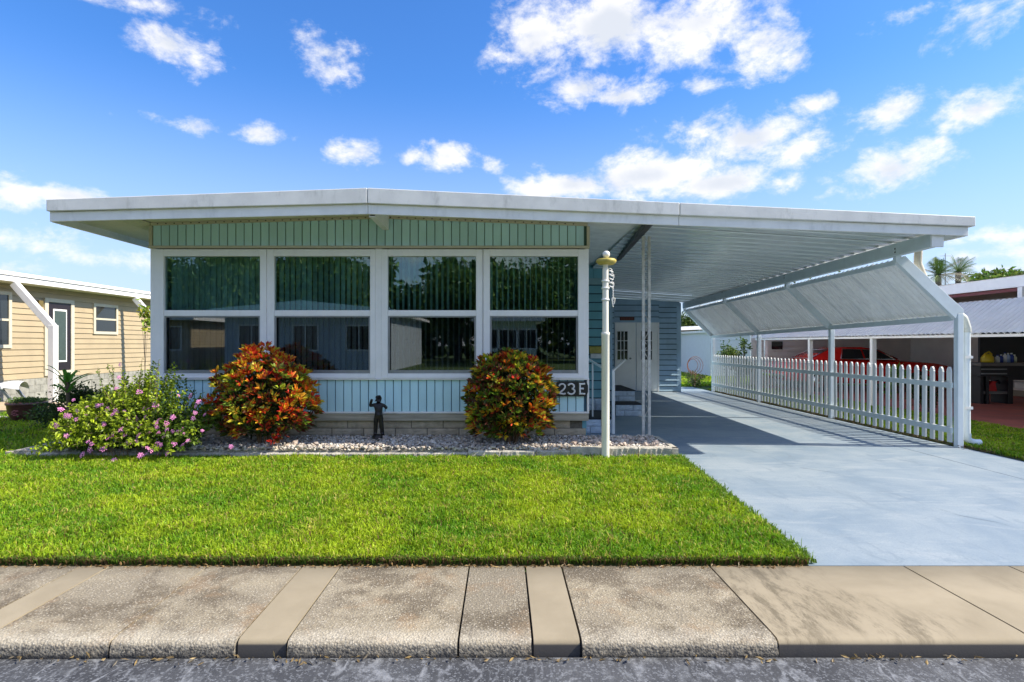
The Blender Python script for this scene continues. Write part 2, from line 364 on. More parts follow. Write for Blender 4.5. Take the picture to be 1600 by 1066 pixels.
def slab_mat(kind):
    m, t, b = newmat('sidewalk_' + kind); v = pos(t); g = N(t, 'ShaderNodeSeparateXYZ'); t.links.new(v, g.inputs[0])
    oi = N(t, 'ShaderNodeObjectInfo'); big = noi(t, v, 1.6, 6, .62, .4); fine = noi(t, v, 90, 5, .7)
    if kind == 'aggregate':
        cc = MixC(t, MapR(t, big, .35, .66), (.23,.195,.14), (.33,.28,.195))
        cc = MixC(t, MapR(t, noi(t, pos(t, 1, 1, 1), 1.5, 7, .72, .3), .44, .58, 0, .9), cc, (.115,.09,.058)); cc = MixC(t, MapR(t, noi(t, pos(t, 1.2, 1, 3), 2.6, 6, .7, .3), .52, .66, 0, .55), cc, (.27,.18,.10))
        gr = noi(t, v, 95, 3, .55); peb = vor(t, v, 80, out='Distance'); pc = vor(t, v, 80, out='Color')
        cc = MixC(t, MapR(t, gr, .52, .70, 0, .5), cc, (.42,.36,.26))
        cc = MixC(t, MapR(t, gr, .30, .46, .65, 0), cc, (.085,.068,.048))
        sepc = N(t, 'ShaderNodeSeparateColor'); t.links.new(pc, sepc.inputs[0])
        on = M(t, 'MULTIPLY', MapR(t, peb, .22, .5, 1, 0), MapR(t, sepc.outputs[0], .62, .80, 0, 1))
        cc = MixC(t, M(t, 'MULTIPLY', on, .6), cc, (.58,.52,.42))
        wn = noi(t, v, 5, 7, .75)
        w = MapR(t, M(t, 'MULTIPLY_ADD', wn, .55, g.outputs[1]), 3.20, 3.42, 1, 0)
        cc = MixC(t, M(t, 'MULTIPLY', w, M(t, 'MULTIPLY_ADD', gr, 1.0, -.12)), cc, (.60,.55,.45))
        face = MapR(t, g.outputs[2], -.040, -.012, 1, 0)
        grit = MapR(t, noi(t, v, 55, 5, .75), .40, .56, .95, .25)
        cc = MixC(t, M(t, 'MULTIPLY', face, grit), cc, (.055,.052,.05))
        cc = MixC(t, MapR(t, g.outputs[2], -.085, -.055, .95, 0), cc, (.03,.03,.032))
        h = M(t, 'ADD', M(t, 'MULTIPLY', peb, -1.0), fine); bump(t, b, h, .75, .005)
    else:
        c1, c2 = ((.29,.24,.16), (.365,.305,.21))
        cc = MixC(t, MapR(t, big, .3, .7), c1, c2)
        if kind == 'stained':
            mr = N(t, 'ShaderNodeMapping'); mr.inputs['Rotation'].default_value = (0, 0, R(35)); mr.inputs['Scale'].default_value = (3.4, 1.0, 1); t.links.new(pos(t), mr.inputs[0]); sm = noi(t, mr.outputs[0], 2.2, 9, .8, .25)
            area = MapR(t, noi(t, v, .9, 2), .44, .56)
            cc = MixC(t, M(t, 'MULTIPLY', MapR(t, sm, .44, .62, 0, .85), area), cc, (.13,.105,.065))
        cc = MixC(t, MapR(t, fine, .45, .75, 0, .25), cc, (.33,.29,.22))
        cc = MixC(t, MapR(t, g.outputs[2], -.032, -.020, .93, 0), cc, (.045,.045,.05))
        bump(t, b, fine, .3, .003)
    h2 = N(t, 'ShaderNodeHueSaturation'); t.links.new(cc, h2.inputs['Color']); t.links.new(MapR(t, oi.outputs['Random'], 0, 1, .92, 1.08, False), h2.inputs['Value'])
    t.links.new(h2.outputs[0], b.inputs['Base Color']); b.inputs['Roughness'].default_value = .88; return m
slab_agg = slab_mat('aggregate'); slab_smooth = slab_mat('smooth'); slab_stain = slab_mat('stained')

def asphalt_mat():
    m, t, b = newmat('asphalt'); 
    mpn = N(t, 'ShaderNodeMapping'); mpn.inputs['Rotation'].default_value = (0, 0, R(-38)); mpn.inputs['Scale'].default_value = (2.2, .9, 1)
    t.links.new(pos(t), mpn.inputs[0]); v = mpn.outputs[0]; v0 = pos(t)
    cc = MixC(t, MapR(t, noi(t, v0, 2, 6, .6), .3, .7), (.040,.042,.048), (.075,.078,.086))
    sp = vor(t, v0, 110, out='Color'); s2 = N(t, 'ShaderNodeSeparateColor'); t.links.new(sp, s2.inputs[0])
    cc = MixC(t, MapR(t, s2.outputs[0], .75, .95, 0, .6), cc, (.22,.23,.25))
    dn = N(t, 'ShaderNodeTexNoise'); dn.inputs['Scale'].default_value = 2.5; dn.inputs['Detail'].default_value = 6; t.links.new(v, dn.inputs['Vector'])
    ad = N(t, 'ShaderNodeVectorMath', operation='MULTIPLY_ADD'); t.links.new(dn.outputs['Color'], ad.inputs[0]); ad.inputs[1].default_value = (1.1, 1.1, 0); t.links.new(v, ad.inputs[2])
    e = vor(t, ad.outputs[0], 1.5, 'DISTANCE_TO_EDGE'); e2 = vor(t, ad.outputs[0], 4.5, 'DISTANCE_TO_EDGE')
    br = MapR(t, noi(t, v0, 12, 4, .7), .35, .65)
    cc = MixC(t, M(t, 'MULTIPLY', MapR(t, e, .0, .05, .8, 0), br), cc, (.27,.28,.30))
    cc = MixC(t, M(t, 'MULTIPLY', MapR(t, e2, .0, .09, .55, 0), br), cc, (.20,.21,.225))
    t.links.new(cc, b.inputs['Base Color']); b.inputs['Roughness'].default_value = .85
    bump(t, b, M(t, 'ADD', noi(t, v0, 80, 4, .8), M(t, 'MULTIPLY', e, 1.0)), .6, .008); return m
asphalt = asphalt_mat()

def pebble_mat():
    m, t, b = newmat('pebble'); a = N(t, 'ShaderNodeAttribute'); a.attribute_name = 'col'
    f = noi(t, pos(t), 90, 4, .7)
    t.links.new(MixC(t, MapR(t, f, .4, .75, 0, .4), a.outputs['Color'], (.22,.19,.15)), b.inputs['Base Color']); b.inputs['Roughness'].default_value = .8; bump(t, b, f, .4, .004); return m
pebble_m = pebble_mat()

# ------------------------------------------------------------------ numpy meshes (blades, leaves, pebbles)
def np_mesh(name, V, Fc, mat, colr=None, parent=None, kind=None, smooth=False):
    me = bpy.data.meshes.new(name); nf, k = Fc.shape
    off = np.array(wloc(parent)) if parent is not None else np.zeros(3)
    V = (V - off).astype(np.float32)
    me.vertices.add(len(V)); me.vertices.foreach_set('co', V.ravel())
    me.loops.add(nf * k); me.loops.foreach_set('vertex_index', Fc.astype(np.int32).ravel())
    me.polygons.add(nf); me.polygons.foreach_set('loop_start', np.arange(0, nf * k, k, dtype=np.int32))
    me.polygons.foreach_set('loop_total', np.full(nf, k, dtype=np.int32))
    me.polygons.foreach_set('use_smooth', np.full(nf, smooth))
    if colr is not None:
        at = me.attributes.new('col', 'FLOAT_COLOR', 'POINT')
        c4 = np.ones((len(V), 4), dtype=np.float32); c4[:, :3] = colr; at.data.foreach_set('color', c4.ravel())
    me.materials.append(mat); me.update(calc_edges=True)
    o = bpy.data.objects.new(name, me); col.objects.link(o)
    if parent is not None: o.parent = parent
    if kind: o['kind'] = kind
    return o
def unit(a): return a / np.maximum(np.linalg.norm(a, axis=1, keepdims=True), 1e-9)
def leaves(name, Pn, D, L, W, C, mat, parent=None, kind=None, fold=.25, droop=.0):
    """folded four-cornered leaves: base, two shoulders, tip, two triangles"""
    n = len(Pn); D = unit(D); rnd = np.random.randn(n, 3); S = unit(np.cross(D, rnd)); U = np.cross(S, D)
    L = np.asarray(L).reshape(-1, 1) * np.ones((n, 1)); W = np.asarray(W).reshape(-1, 1) * np.ones((n, 1))
    mid = Pn + D * L * .5
    a = mid - S * W / 2 + U * W * fold; c = mid + S * W / 2 + U * W * fold; tip = Pn + D * L + np.array([0, 0, -1.0]) * L * droop
    V = np.stack([Pn, a, tip, c], 1).reshape(-1, 3)
    i = np.arange(n)[:, None] * 4
    Fc = np.concatenate([i + [0, 2, 1], i + [0, 3, 2]], 1).reshape(-1, 3)
    return np_mesh(name, V, Fc, mat, np.repeat(C, 4, 0), parent, kind)
def blades(name, XY, Z, hgt, wid, C, mat, parent=None):
    n = len(XY); ang = np.random.rand(n) * 2 * np.pi; lean = np.random.rand(n) * .75 + .15; la = np.random.rand(n) * 2 * np.pi
    base = np.stack([XY[:, 0], XY[:, 1], Z], 1); S = np.stack([np.cos(ang), np.sin(ang), np.zeros(n)], 1) * (wid / 2)[:, None]
    Ld = np.stack([np.cos(la), np.sin(la), np.zeros(n)], 1)
    m = base + (Ld * (lean * .35)[:, None] + np.array([0, 0, .62])) * hgt[:, None]
    tip = base + (Ld * (lean * 1.0)[:, None] + np.array([0, 0, 1.0]) * (1 - lean * .35)[:, None]) * hgt[:, None]
    V = np.stack([base - S, base + S, m + S * .8, m - S * .8, tip], 1).reshape(-1, 3)
    i = np.arange(n)[:, None] * 5
    Fc = np.concatenate([i + [0, 1, 2], i + [0, 2, 3], i + [3, 2, 4]], 1).reshape(-1, 3)
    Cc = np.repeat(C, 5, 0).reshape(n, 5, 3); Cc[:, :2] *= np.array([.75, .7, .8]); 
    return np_mesh(name, V, Fc, mat, Cc.reshape(-1, 3), parent, 'stuff')

# ------------------------------------------------------------------ ground, road, sidewalk, driveway
g = MB(); xs = (-400, 400)
prof = [(-400, -.12), (2.5, -.12), (3.9, -.10), (3.95, -.03), (7, -.02), (600, -.02)]
vs = [(x, y, z) for (y, z) in prof for x in xs]
g.add(vs, [(2*i, 2*i+1, 2*i+3, 2*i+2) for i in range(len(prof)-1)])
tag(g.build('ground', far_m), 'flat grassy ground reaching from the street to the horizon', kind='structure')
road = MB().grid(lambda u, v: (-30 + 60 * u, -4.5 + 7.44 * v, -.088 + .006 * math.sin(u * 40) * v), 60, 6)
tag(road.build('road', asphalt), 'cracked grey asphalt street along the kerb', kind='structure')
sw = B(-12, 2.96, -.13, 14, 3.925, -.035).build('sidewalk', dark)
tag(sw, 'concrete sidewalk of rough and smooth slabs along the street', kind='structure')
def slab(x0, x1, mat, rough):
    sd = random.random() * 50
    nu = max(2, int((x1 - x0) / .03)); prof = [(3.935, -.05), (3.935, 0), (3.7, 0), (3.4, 0), (3.2, 0), (3.02, 0), (2.975, -.003), (2.954, -.011), (2.945, -.030), (2.94, -.06), (2.938, -.11)]
    if not rough: prof = [(3.935, -.05), (3.935, 0), (3.5, 0), (3.05, 0), (2.985, -.003), (2.965, -.012), (2.958, -.03), (2.956, -.11)]
    n = len(prof)
    def fn(u, v):
        x = x0 + (x1 - x0) * u; y, z = prof[min(n - 1, int(round(v * (n - 1))))]
        if rough and y < 3.1:
            q = mnoise.noise(Vector((x * 14, y * 14 + sd, z * 30))); y += q * .008 ; z += q * .004
        return (x, y, z)
    b = MB().grid(fn, nu, n - 1)
    for xx in (x0, x1): b.add([(xx, y, z) for y, z in prof], [tuple(range(n))])
    return b.build('slab', mat, sw, fix=True)
GAP = .007
edges = [(-7.6,-5.5,'a'),(-5.5,-5.25,'s'),(-5.25,-4.0,'a'),(-4.0,-2.88,'a'),(-2.88,-2.68,'s'),(-2.68,-2.01,'a'),(-2.01,-1.365,'a'),(-1.365,-1.105,'s'),(-1.105,-.226,'a'),(-.226,.155,'a'),(.155,.404,'s'),(.404,1.415,'a'),(1.415,2.74,'t'),(2.74,3.46,'t'),(3.46,4.8,'s'),(4.8,6.2,'a'),(6.2,7.8,'s')]
for a, b_, k in edges:
    slab(a + GAP * (.8 if k == 'a' else .9), b_ - GAP * (.8 if k == 'a' else .9), {'a': slab_agg, 's': slab_smooth, 't': slab_stain}[k], k == 'a')

XL0, XL1 = 2.10, 2.33   # driveway's left edge, near and far
dv = MB()
dv.box(0, 0, 0, .001, .001, .001); dv = MB()
drive = MB().prism([(XL0, 3.945), (9.3, 3.945), (9.3, 3.951), (XL0, 3.951)], 'z', -.05, -.012).build('driveway', drive_m)
tag(drive, 'pale blue painted concrete driveway running under the carport', kind='structure')
def poly_slab(pts, z=0.0):
    return MB().prism(pts, 'z', -.06, z)
def xe(y): return XL0 + (XL1 - XL0) * min(1, max(0, (y - 3.94) / 3.7))
g0 = .012
ys = [(3.945, 8.47), (8.47 + g0, 11.8), (11.8 + g0, 14.9), (14.9 + g0, 20.2)]
for i, (a, b_) in enumerate(ys):
    xl0, xl1 = xe(a), xe(b_)
    if i > 0: xl0 = xl1 = 1.2
    x1a = 5.83
    if i == 0:
        poly_slab([(xl0, a), (x1a, a), (x1a, b_), (1.2, b_), (1.2, 8.45), (XL1, 8.4), (XL1, 7.6)]).build('slab', drive_m, drive)
        poly_slab([(x1a + g0, a), (6.72, a), (6.72, b_), (x1a + g0, b_)]).build('slab', drive_m, drive)
    else:
        poly_slab([(xl0, a), (x1a, a), (x1a, b_), (xl1, b_)], -.001 * i).build('slab', drive_m, drive)
        poly_slab([(x1a + g0, a), (6.66, a), (6.66, b_), (x1a + g0, b_)], -.001 * i).build('slab', drive_m, drive)

ck = [P(px, py, H * F / (py - CY)) for px, py in ((1250,731),(1300,738),(1350,753),(1400,772),(1460,793),(1500,806),(1560,817),(1620,836))]
ck = [a.lerp(b_, t_) + Vector((random.uniform(-.006, .006), random.uniform(-.01, .01), 0)) for a, b_ in zip(ck[:-1], ck[1:]) for t_ in (0, .25, .5, .75)]
b = MB()
for a, b_ in zip(ck[:-1], ck[1:]):
    w = random.uniform(.004, .011); b.add([(a.x, a.y - w, .0012), (b_.x, b_.y - w, .0012), (b_.x, b_.y + w, .0012), (a.x, a.y + w, .0012)], [(0, 1, 2, 3)])
b.build('crack', pm('crack_filler', (.15,.195,.24), .9), drive)
# lawns: a floor and the blades
def lawn_floor(name, pts, z, label):
    o = MB().prism(pts, 'z', -.08, z).build(name, lawn_m); return tag(o, label, kind='structure')
front_lawn = lawn_floor('lawn', [(-12, 3.955), (XL0 - .01, 3.955), (XL1 - .01, 7.55), (-12, 7.75)], .012, 'mown front lawn between the sidewalk and the house')
side_lawn = lawn_floor('lawn', [(-12, 7.755), (-6.5, 7.755), (-6.5, 8.6), (-5.6, 8.7), (-5.6, 22), (-8.4, 22), (-8.4, 12.4), (-12, 12.4)], .008, 'shaded side lawn left of the house')
strip_lawn = lawn_floor('lawn', [(6.73, 3.955), (9.05, 3.955), (9.05, 19), (6.73, 19)], .008, 'grass strip between picket fence and the neighbouring carport')
def grass(name, x0, x1, y0, y1, n, label, z=.01, hmul=1.0, mask=None, wmul=1.0, bright=1.0):
    X = np.random.rand(n) * (x1 - x0) + x0
    t = np.random.rand(n); 
    Y = 1 / ((1 - t) / y0 + t / y1) * .6 + (y0 + t * (y1 - y0)) * .4          # denser towards the camera
    k = np.abs(X) < Y * .93 + 1.2
    if mask is not None: k &= mask(X, Y)
    X, Y = X[k], Y[k]; n = len(X)
    pn = np.array([mnoise.noise(Vector((x * 1.3, y * 1.3, 3))) for x, y in zip(X, Y)])
    p2 = np.array([mnoise.noise(Vector((x * 5, y * 5, 9))) for x, y in zip(X, Y)])
    hgt = (.038 + .042 * np.random.rand(n) + .026 * p2) * hmul; wid = (.007 + .007 * np.random.rand(n)) * wmul * (Y / 5.5) ** .55
    mixv = np.clip(.5 + pn * 1.0 + p2 * .5 + np.random.randn(n) * .25, 0, 1)[:, None]
    C = np.array([.145,.335,.014]) * (1 - mixv) + np.array([.42,.55,.022]) * mixv
    p3 = np.array([mnoise.noise(Vector((x * 2.2 + 7, y * 2.2, 21))) for x, y in zip(X, Y)])
    hgt *= 1 + .35 * p3
    yl = (np.random.rand(n) < .055 + .10 * np.clip(p2, 0, 1) + .5 * np.clip(p3 - .28, 0, 1))[:, None]; C = np.where(yl, np.array([.55,.48,.11]), C)
    br = (np.random.rand(n) < .04)[:, None]; C = np.where(br, np.array([.20,.13,.05]), C)
    C = C * (.75 + .5 * np.random.rand(n, 1)) * bright
    return tag(blades(name, np.stack([X, Y], 1), np.full(n, z), hgt, wid, C, grass_m), label, kind='stuff')
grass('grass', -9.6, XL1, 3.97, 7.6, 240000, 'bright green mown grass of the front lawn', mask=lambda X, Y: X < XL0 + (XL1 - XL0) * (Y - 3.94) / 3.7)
n = 15000; X = np.random.rand(n) * 9 - 6.9; Y = 3.95 + np.abs(np.random.randn(n)) * .03; kk = (X < XL0); X, Y = X[kk], Y[kk]
Cb = np.where((np.random.rand(len(X)) < .4)[:, None], np.array([.22,.15,.06]), np.array([.12,.22,.02])) * (.6 + .6 * np.random.rand(len(X), 1))
tag(blades('grass_fringe', np.stack([X, Y], 1), np.full(len(X), .005), .035 + .03 * np.random.rand(len(X)), .007 + .005 * np.random.rand(len(X)), Cb, grass_m), 'brown and green grass fringe leaning at the sidewalk edge', kind='stuff')
n = 5000; Y = 3.97 + np.random.rand(n) * 3.7; X = XL0 + (XL1 - XL0) * (Y - 3.94) / 3.7 + np.random.randn(n) * .035 - .01
Cb = np.array([.16,.28,.02]) * (.6 + .7 * np.random.rand(n, 1))
tag(blades('grass_fringe', np.stack([X, Y], 1), np.full(n, .005), .04 + .035 * np.random.rand(n), .007 + .005 * np.random.rand(n), Cb, grass_m), 'ragged grass fringe along the blue driveway edge', kind='stuff')
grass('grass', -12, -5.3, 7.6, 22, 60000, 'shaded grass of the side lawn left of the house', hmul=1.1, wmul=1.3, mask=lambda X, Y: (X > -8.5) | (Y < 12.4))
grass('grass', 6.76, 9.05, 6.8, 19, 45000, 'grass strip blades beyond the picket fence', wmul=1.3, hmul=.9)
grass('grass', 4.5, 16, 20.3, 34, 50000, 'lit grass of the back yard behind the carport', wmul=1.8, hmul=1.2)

def litter(name, pts_fn, n, label, cols=((.30,.19,.08), (.20,.12,.06), (.42,.30,.14))):
    Pn = np.array([pts_fn() for _ in range(n)]); D = np.random.randn(n, 3); D[:, 2] *= .25
    C = np.array([random.choice(cols) for _ in range(n)]) * (.7 + .6 * np.random.rand(n, 1))
    tag(leaves(name, Pn, D, .02 + .03 * np.random.rand(n), .008 + .008 * np.random.rand(n), C, leaf_a), label, kind='stuff')
litter('leaf_litter', lambda: (random.uniform(-6, 6.5), 2.925 - abs(random.gauss(0, .018)), -.078 + random.random() * .012), 420, 'dry leaf litter gathered in the seam between kerb and street', ((.22,.16,.08),(.34,.24,.10),(.12,.10,.07)))
litter('leaf_litter', lambda: (random.gauss(6.78, .07), random.uniform(7.9, 18), .01 + random.random() * .03), 4200, 'brown dead leaves along the foot of the picket fence', ((.10,.06,.035),(.16,.10,.05),(.06,.04,.03)))
litter('leaf_litter', lambda: (random.uniform(-5.6, 2.05), 3.937 - abs(random.gauss(0, .012)), .004), 700, 'orange brown clippings on the back edge of the sidewalk')

# ------------------------------------------------------------------ split-face blocks
def split_block(mat, w, h, d, seed, amp=.012):
    rs = random.Random(seed); nu, nv = 8, 4
    def fn(u, v):
        e = min(u, 1 - u, v, 1 - v) * 4
        y = -amp * (rs.random() * .8 + .4) * min(1, e * 2 + .15)
        return (w * (u - .5), y, h * (v - .5))
    b = MB().grid(fn, nu, nv, False)
    x0, x1, z0, z1 = -w/2, w/2, -h/2, h/2
    b.add([(x0,0,z0),(x1,0,z0),(x1,d,z0),(x0,d,z0),(x0,0,z1),(x1,0,z1),(x1,d,z1),(x0,d,z1)], [(0,3,2,1),(4,5,6,7),(1,2,6,5),(2,3,7,6),(3,0,4,7)])
    return b.mesh('split_block', mat, fix=False)

# ------------------------------------------------------------------ main house
YW = 8.55; XLw, XRw = -5.20, 1.263
XP = -1.773; YF = 7.60
def zt(x): return 3.563 - (.036 if x < XP else .0474) * abs(x - XP)
def zm(x): return 3.361 - (.0245 if x < XP else .0379) * abs(x - XP)
def zb(x): return 3.228 - (.0235 if x < XP else .0362) * abs(x - XP)
def zs(x): return 3.415 - (.030 if x < XP else .0365) * abs(x - XP)     # soffit
house = thing('mobile_home', (XP, YW, 0), 'pale blue and aqua mobile home with four large front windows and low white roof', 'house')
m = PX
PXW = YW / F
# siding bands
step = 12.95 * PXW
def plank_mesh(w, h, mat):
    g_ = .012
    prof = [(-w/2, .012), (-w/2 + .005, 0), (w/2 - g_, 0), (w/2 - g_ + .003, .012)]
    b = MB().prism([(p[0], p[1]) for p in prof], 'z', 0, h)
    return b.mesh('siding_plank', mat)
z0u, z1u = PZ(385, YW), PZ(351, YW)
x = XLw + .02 + step / 2
upm = {}
while x < XRw - .02:
    hh = round(zs(x) - .035 - z0u, 2)
    if hh not in upm: upm[hh] = plank_mesh(step, hh, aqua)
    link('siding_plank', upm[hh], house, (x, YW - .012, z0u)); x += step
z0l, z1l = PZ(643, YW), PZ(592, YW)
lm = plank_mesh(step, z1l - z0l, blue_sk)
x = XLw + .02 + step / 2
while x < XRw - .02:
    link('siding_plank', lm, house, (x, YW - .012, z0l)); x += step
B(XLw, YW + .001, z0u, XRw, YW + .10, 3.30).build('dark_backing', pm('groove_dark_green', (.06,.12,.11), .7), house)
B(XLw, YW + .001, z0l, XRw, YW + .10, z1l).build('dark_backing', pm('groove_dark_blue', (.05,.11,.17), .7), house)
# soffit strip on the wall with its row of vent holes
def strip_x(za, zb_, y0, y1, xs_):
    b = MB()
    for a, c in zip(xs_[:-1], xs_[1:]):
        b.add([(a,y0,za(a)),(c,y0,za(c)),(c,y1,za(c)),(a,y1,za(a)),(a,y0,zb_(a)),(c,y0,zb_(c)),(c,y1,zb_(c)),(a,y1,zb_(a))],
              [(0,3,2,1),(4,5,6,7),(0,1,5,4),(2,3,7,6)] + ([(3,0,4,7)] if a == xs_[0] else []) + ([(1,2,6,5)] if c == xs_[-1] else []))
    return b
strip_x(lambda x: zs(x) - .045, lambda x: zs(x) - .004, YW - .03, YW, [XLw, XP, XRw]).build('trim', beige_trim, house)
b = MB(); x = XLw + .1
while x < XRw - .1:
    b.box(x - .009, YW - .033, zs(x) - .03, x + .009, YW - .0301, zs(x) - .016); x += step
b.build('vent_holes', dark, house, kind='stuff')
B(XLw - .04, YW - .035, PZ(388.5, YW), XRw + .03, YW + .02, PZ(384.5, YW)).build('trim', beige_trim, house, .004)
B(XLw - .03, YW - .03, PZ(384.5, YW) + .002, XLw + .012, YW + .05, zs(XLw) - .05).build('trim', beige_trim, house)
B(XRw - .012, YW - .03, PZ(384.5, YW) + .002, XRw + .03, YW + .05, zs(XRw) - .05).build('trim', beige_trim, house)
# bottom trim, wood beam, foundation
B(XLw, YW - .03, PZ(646, YW), XRw + .02, YW + .04, PZ(643, YW) - .001).build('trim', white, house, .004)
B(XRw - .01, YW - .03, z0l, XRw + .02, YW + .04, z1l + .01).build('trim', white, house, .003)
B(XLw, YW - .028, z0l, XLw + .03, YW + .04, z1l).build('trim', white, house, .003)
xw = XLw
while xw < XRw:
    x2 = min(xw + 2.4, XRw + .02); B(xw, YW - .015, PZ(657.5, YW), x2 - .004, YW + .06, PZ(646.3, YW)).build('sill_board', wood, house, .006); xw = x2
bw, bh = 50 * PXW, 12.2 * PXW
zf = PZ(657.8, YW)
bms = [split_block(stone_tan, bw - .012, bh - .01, .12, i) for i in range(5)]; bmh = [split_block(stone_tan, bw/2 - .012, bh - .01, .12, 10 + i) for i in range(2)]
for r in range(3):
    x = XLw + .04 + (bw / 2 if r % 2 else 0); 
    while x + bw * .5 < XRw - .05:
        if x + bw > XRw: link('foundation_block', random.choice(bmh), house, (x + bw/4, YW + .05, zf - bh * (r + .5))); break
        link('foundation_block', random.choice(bms), house, (x + bw / 2, YW + .05, zf - bh * (r + .5))); x += bw
B(XLw + .04, YW + .06, -.05, XRw - .07, YW + .18, zf - .002).build('mortar_bed', mortar, house)

# windows
units = [(245.5, 417.5, 257.5, 407.5), (419, 587, 429.5, 579), (597, 753.5, 606.5, 744), (755.5, 913, 765.5, 903)]
yt, ymid1, ymid2, ybt = 401, 485, 494, 577.5
ytop, ybot = 390, 591.5
for (o0, o1, g0_, g1_) in units:
    X0, X1, G0, G1 = PX(o0, YW), PX(o1, YW), PX(g0_, YW), PX(g1_, YW)
    Z = lambda y: PZ(y, YW)
    fy0, fy1 = YW - .035, YW + .07
    b = MB()
    b.box(X0, fy0, Z(ybot), G0, fy1, Z(ytop)); b.box(G1, fy0, Z(ybot), X1, fy1, Z(ytop))
    b.box(G0, fy0, Z(yt), G1, fy1, Z(ytop)); b.box(G0, fy0, Z(ybot), G1, fy1, Z(ybt + 6))
    fr = b.build('window_frame', white, house, .006)
    B(G0, fy0 + .012, Z(ymid2), G1, fy1 - .01, Z(ymid1)).build('meeting_rail', white, fr, .005)
    B(X0 - .0, fy0 - .022, Z(ybot) , X1, fy0 - .001, Z(ybot - 3)).build('sill', white, fr, .003)
    t_ = .026; b = MB(); sy0, sy1 = fy0 + .022, fy0 + .045
    b.box(G0, sy0, Z(ybt + 6), G0 + t_, sy1, Z(ymid2)); b.box(G1 - t_, sy0, Z(ybt + 6), G1, sy1, Z(ymid2))
    b.box(G0 + t_, sy0, Z(ymid2 + 2.2), G1 - t_, sy1, Z(ymid2)); b.box(G0 + t_, sy0, Z(ybt + 6), G1 - t_, sy1, Z(ybt + 1))
    b.build('screen_frame', alu, fr, .003)
    B(G0, fy0 + .05, Z(yt + 0), G1, fy0 + .056, Z(ymid1)).build('glass_pane', glass_up, fr)
    B(G0, fy0 + .07, Z(ybt + 6), G1, fy0 + .076, Z(ymid2)).build('glass_pane', glass_lo, fr)
    # vertical blind behind the glass
    bl = B(G0 - .02, YW + .19, Z(ytop), G1 + .02, YW + .23, Z(ytop) + .05).build('blind', blind_m, house)
    sm = MB().grid(lambda u, v: (.085 * (u - .5), .012 * math.cos((u - .5) * 3), v), 4, 1).mesh('blind_slat', blind_m, fix=False)
    closed = 1.0 if o0 < 590 else .30
    xx = G0 + .02; k = 0
    while xx < G1:
        ang = R(61 + random.uniform(-6, 6)) if closed > .5 else R(74 + random.uniform(-5, 5))
        link('blind_slat', sm, bl, (xx, YW + .21, Z(ybot)), (0, 0, ang), (1, 1, Z(ytop) - Z(ybot))); xx += .085; k += 1
# mullions and corner posts
for a, c in ((236.5, 245.5), (587, 597), (913, 919.5)):
    B(PX(a, YW), YW - .025, PZ(591.5, YW), PX(c, YW), YW + .06, PZ(389, YW)).build('corner_post' if a != 587 else 'mullion', white, house, .005)
for a in (418.25, 754.5):
    B(PX(a, YW) - .006, YW - .02, PZ(591.5, YW), PX(a, YW) + .006, YW + .06, PZ(390, YW)).build('mullion', white, house)
B(XLw - .02, YW - .05, PZ(593.5, YW), XRw + .02, YW + .06, PZ(591.6, YW)).build('sill', white, house, .004)
# remaining walls (hollow body with dark rooms)
def lap_y(x, y0, y1, z0, z1, n, mat, name, parent, sgn=1, t=.014):
    """lap siding on a wall running in depth at x; sgn is the side it faces"""
    b = MB(); h = (z1 - z0) / n
    for i in range(n):
        za, zb2 = z0 + i * h, z0 + (i + 1) * h
        b.add([(x + sgn*t, y0, za), (x + sgn*t, y1, za), (x + sgn*.002, y1, zb2), (x + sgn*.002, y0, zb2), (x, y0, za), (x, y1, za)], [(0,1,2,3), (0,4,5,1)])
    return b.build(name, mat, parent, fix=False)
def lap_x(y, x0, x1, z0, z1, n, mat, name, parent, sgn=-1, t=.014, z1b=None):
    b = MB(); h = (z1 - z0) / n
    for i in range(n):
        za, zb2 = z0 + i * h, z0 + (i + 1) * h
        gp = .022 if t > .045 else 0
        b.add([(x0, y + sgn*t, za), (x1, y + sgn*t, za), (x1, y + sgn*(.002 + gp * .6), zb2 - gp), (x0, y + sgn*(.002 + gp * .6), zb2 - gp), (x0, y, za), (x1, y, za)], [(0,3,2,1), (0,1,5,4)])
    return b.build(name, mat, parent, fix=False)
B(XLw, YW + .10, 0, XLw + .1, 18.2, 3.28).build('wall', blue_wall, house)
lap_y(XLw, YW + .1, 18.2, .45, 3.2, 20, blue_wall, 'siding', house, -1)
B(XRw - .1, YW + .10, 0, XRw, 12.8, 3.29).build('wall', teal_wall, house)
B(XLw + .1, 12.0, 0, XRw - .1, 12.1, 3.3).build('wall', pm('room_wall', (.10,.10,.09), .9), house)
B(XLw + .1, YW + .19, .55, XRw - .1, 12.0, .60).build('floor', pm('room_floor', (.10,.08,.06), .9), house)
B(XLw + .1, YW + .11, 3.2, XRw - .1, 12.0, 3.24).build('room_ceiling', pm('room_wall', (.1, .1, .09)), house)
YT = 12.8; XT = 2.42
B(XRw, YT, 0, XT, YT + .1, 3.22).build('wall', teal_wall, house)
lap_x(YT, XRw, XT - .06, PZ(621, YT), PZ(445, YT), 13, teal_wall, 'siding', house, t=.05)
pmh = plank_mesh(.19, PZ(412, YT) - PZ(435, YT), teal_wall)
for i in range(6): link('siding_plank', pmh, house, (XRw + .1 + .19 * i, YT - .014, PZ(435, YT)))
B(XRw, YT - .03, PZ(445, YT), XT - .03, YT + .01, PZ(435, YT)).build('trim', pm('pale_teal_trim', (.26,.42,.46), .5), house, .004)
B(XT - .06, YT - .03, 0.05, XT + .02, YT + .06, 3.2).build('corner_post', blue_wall, house)
sbm = [split_block(stone_blue, .385, .145, .1, 20 + i) for i in range(4)]
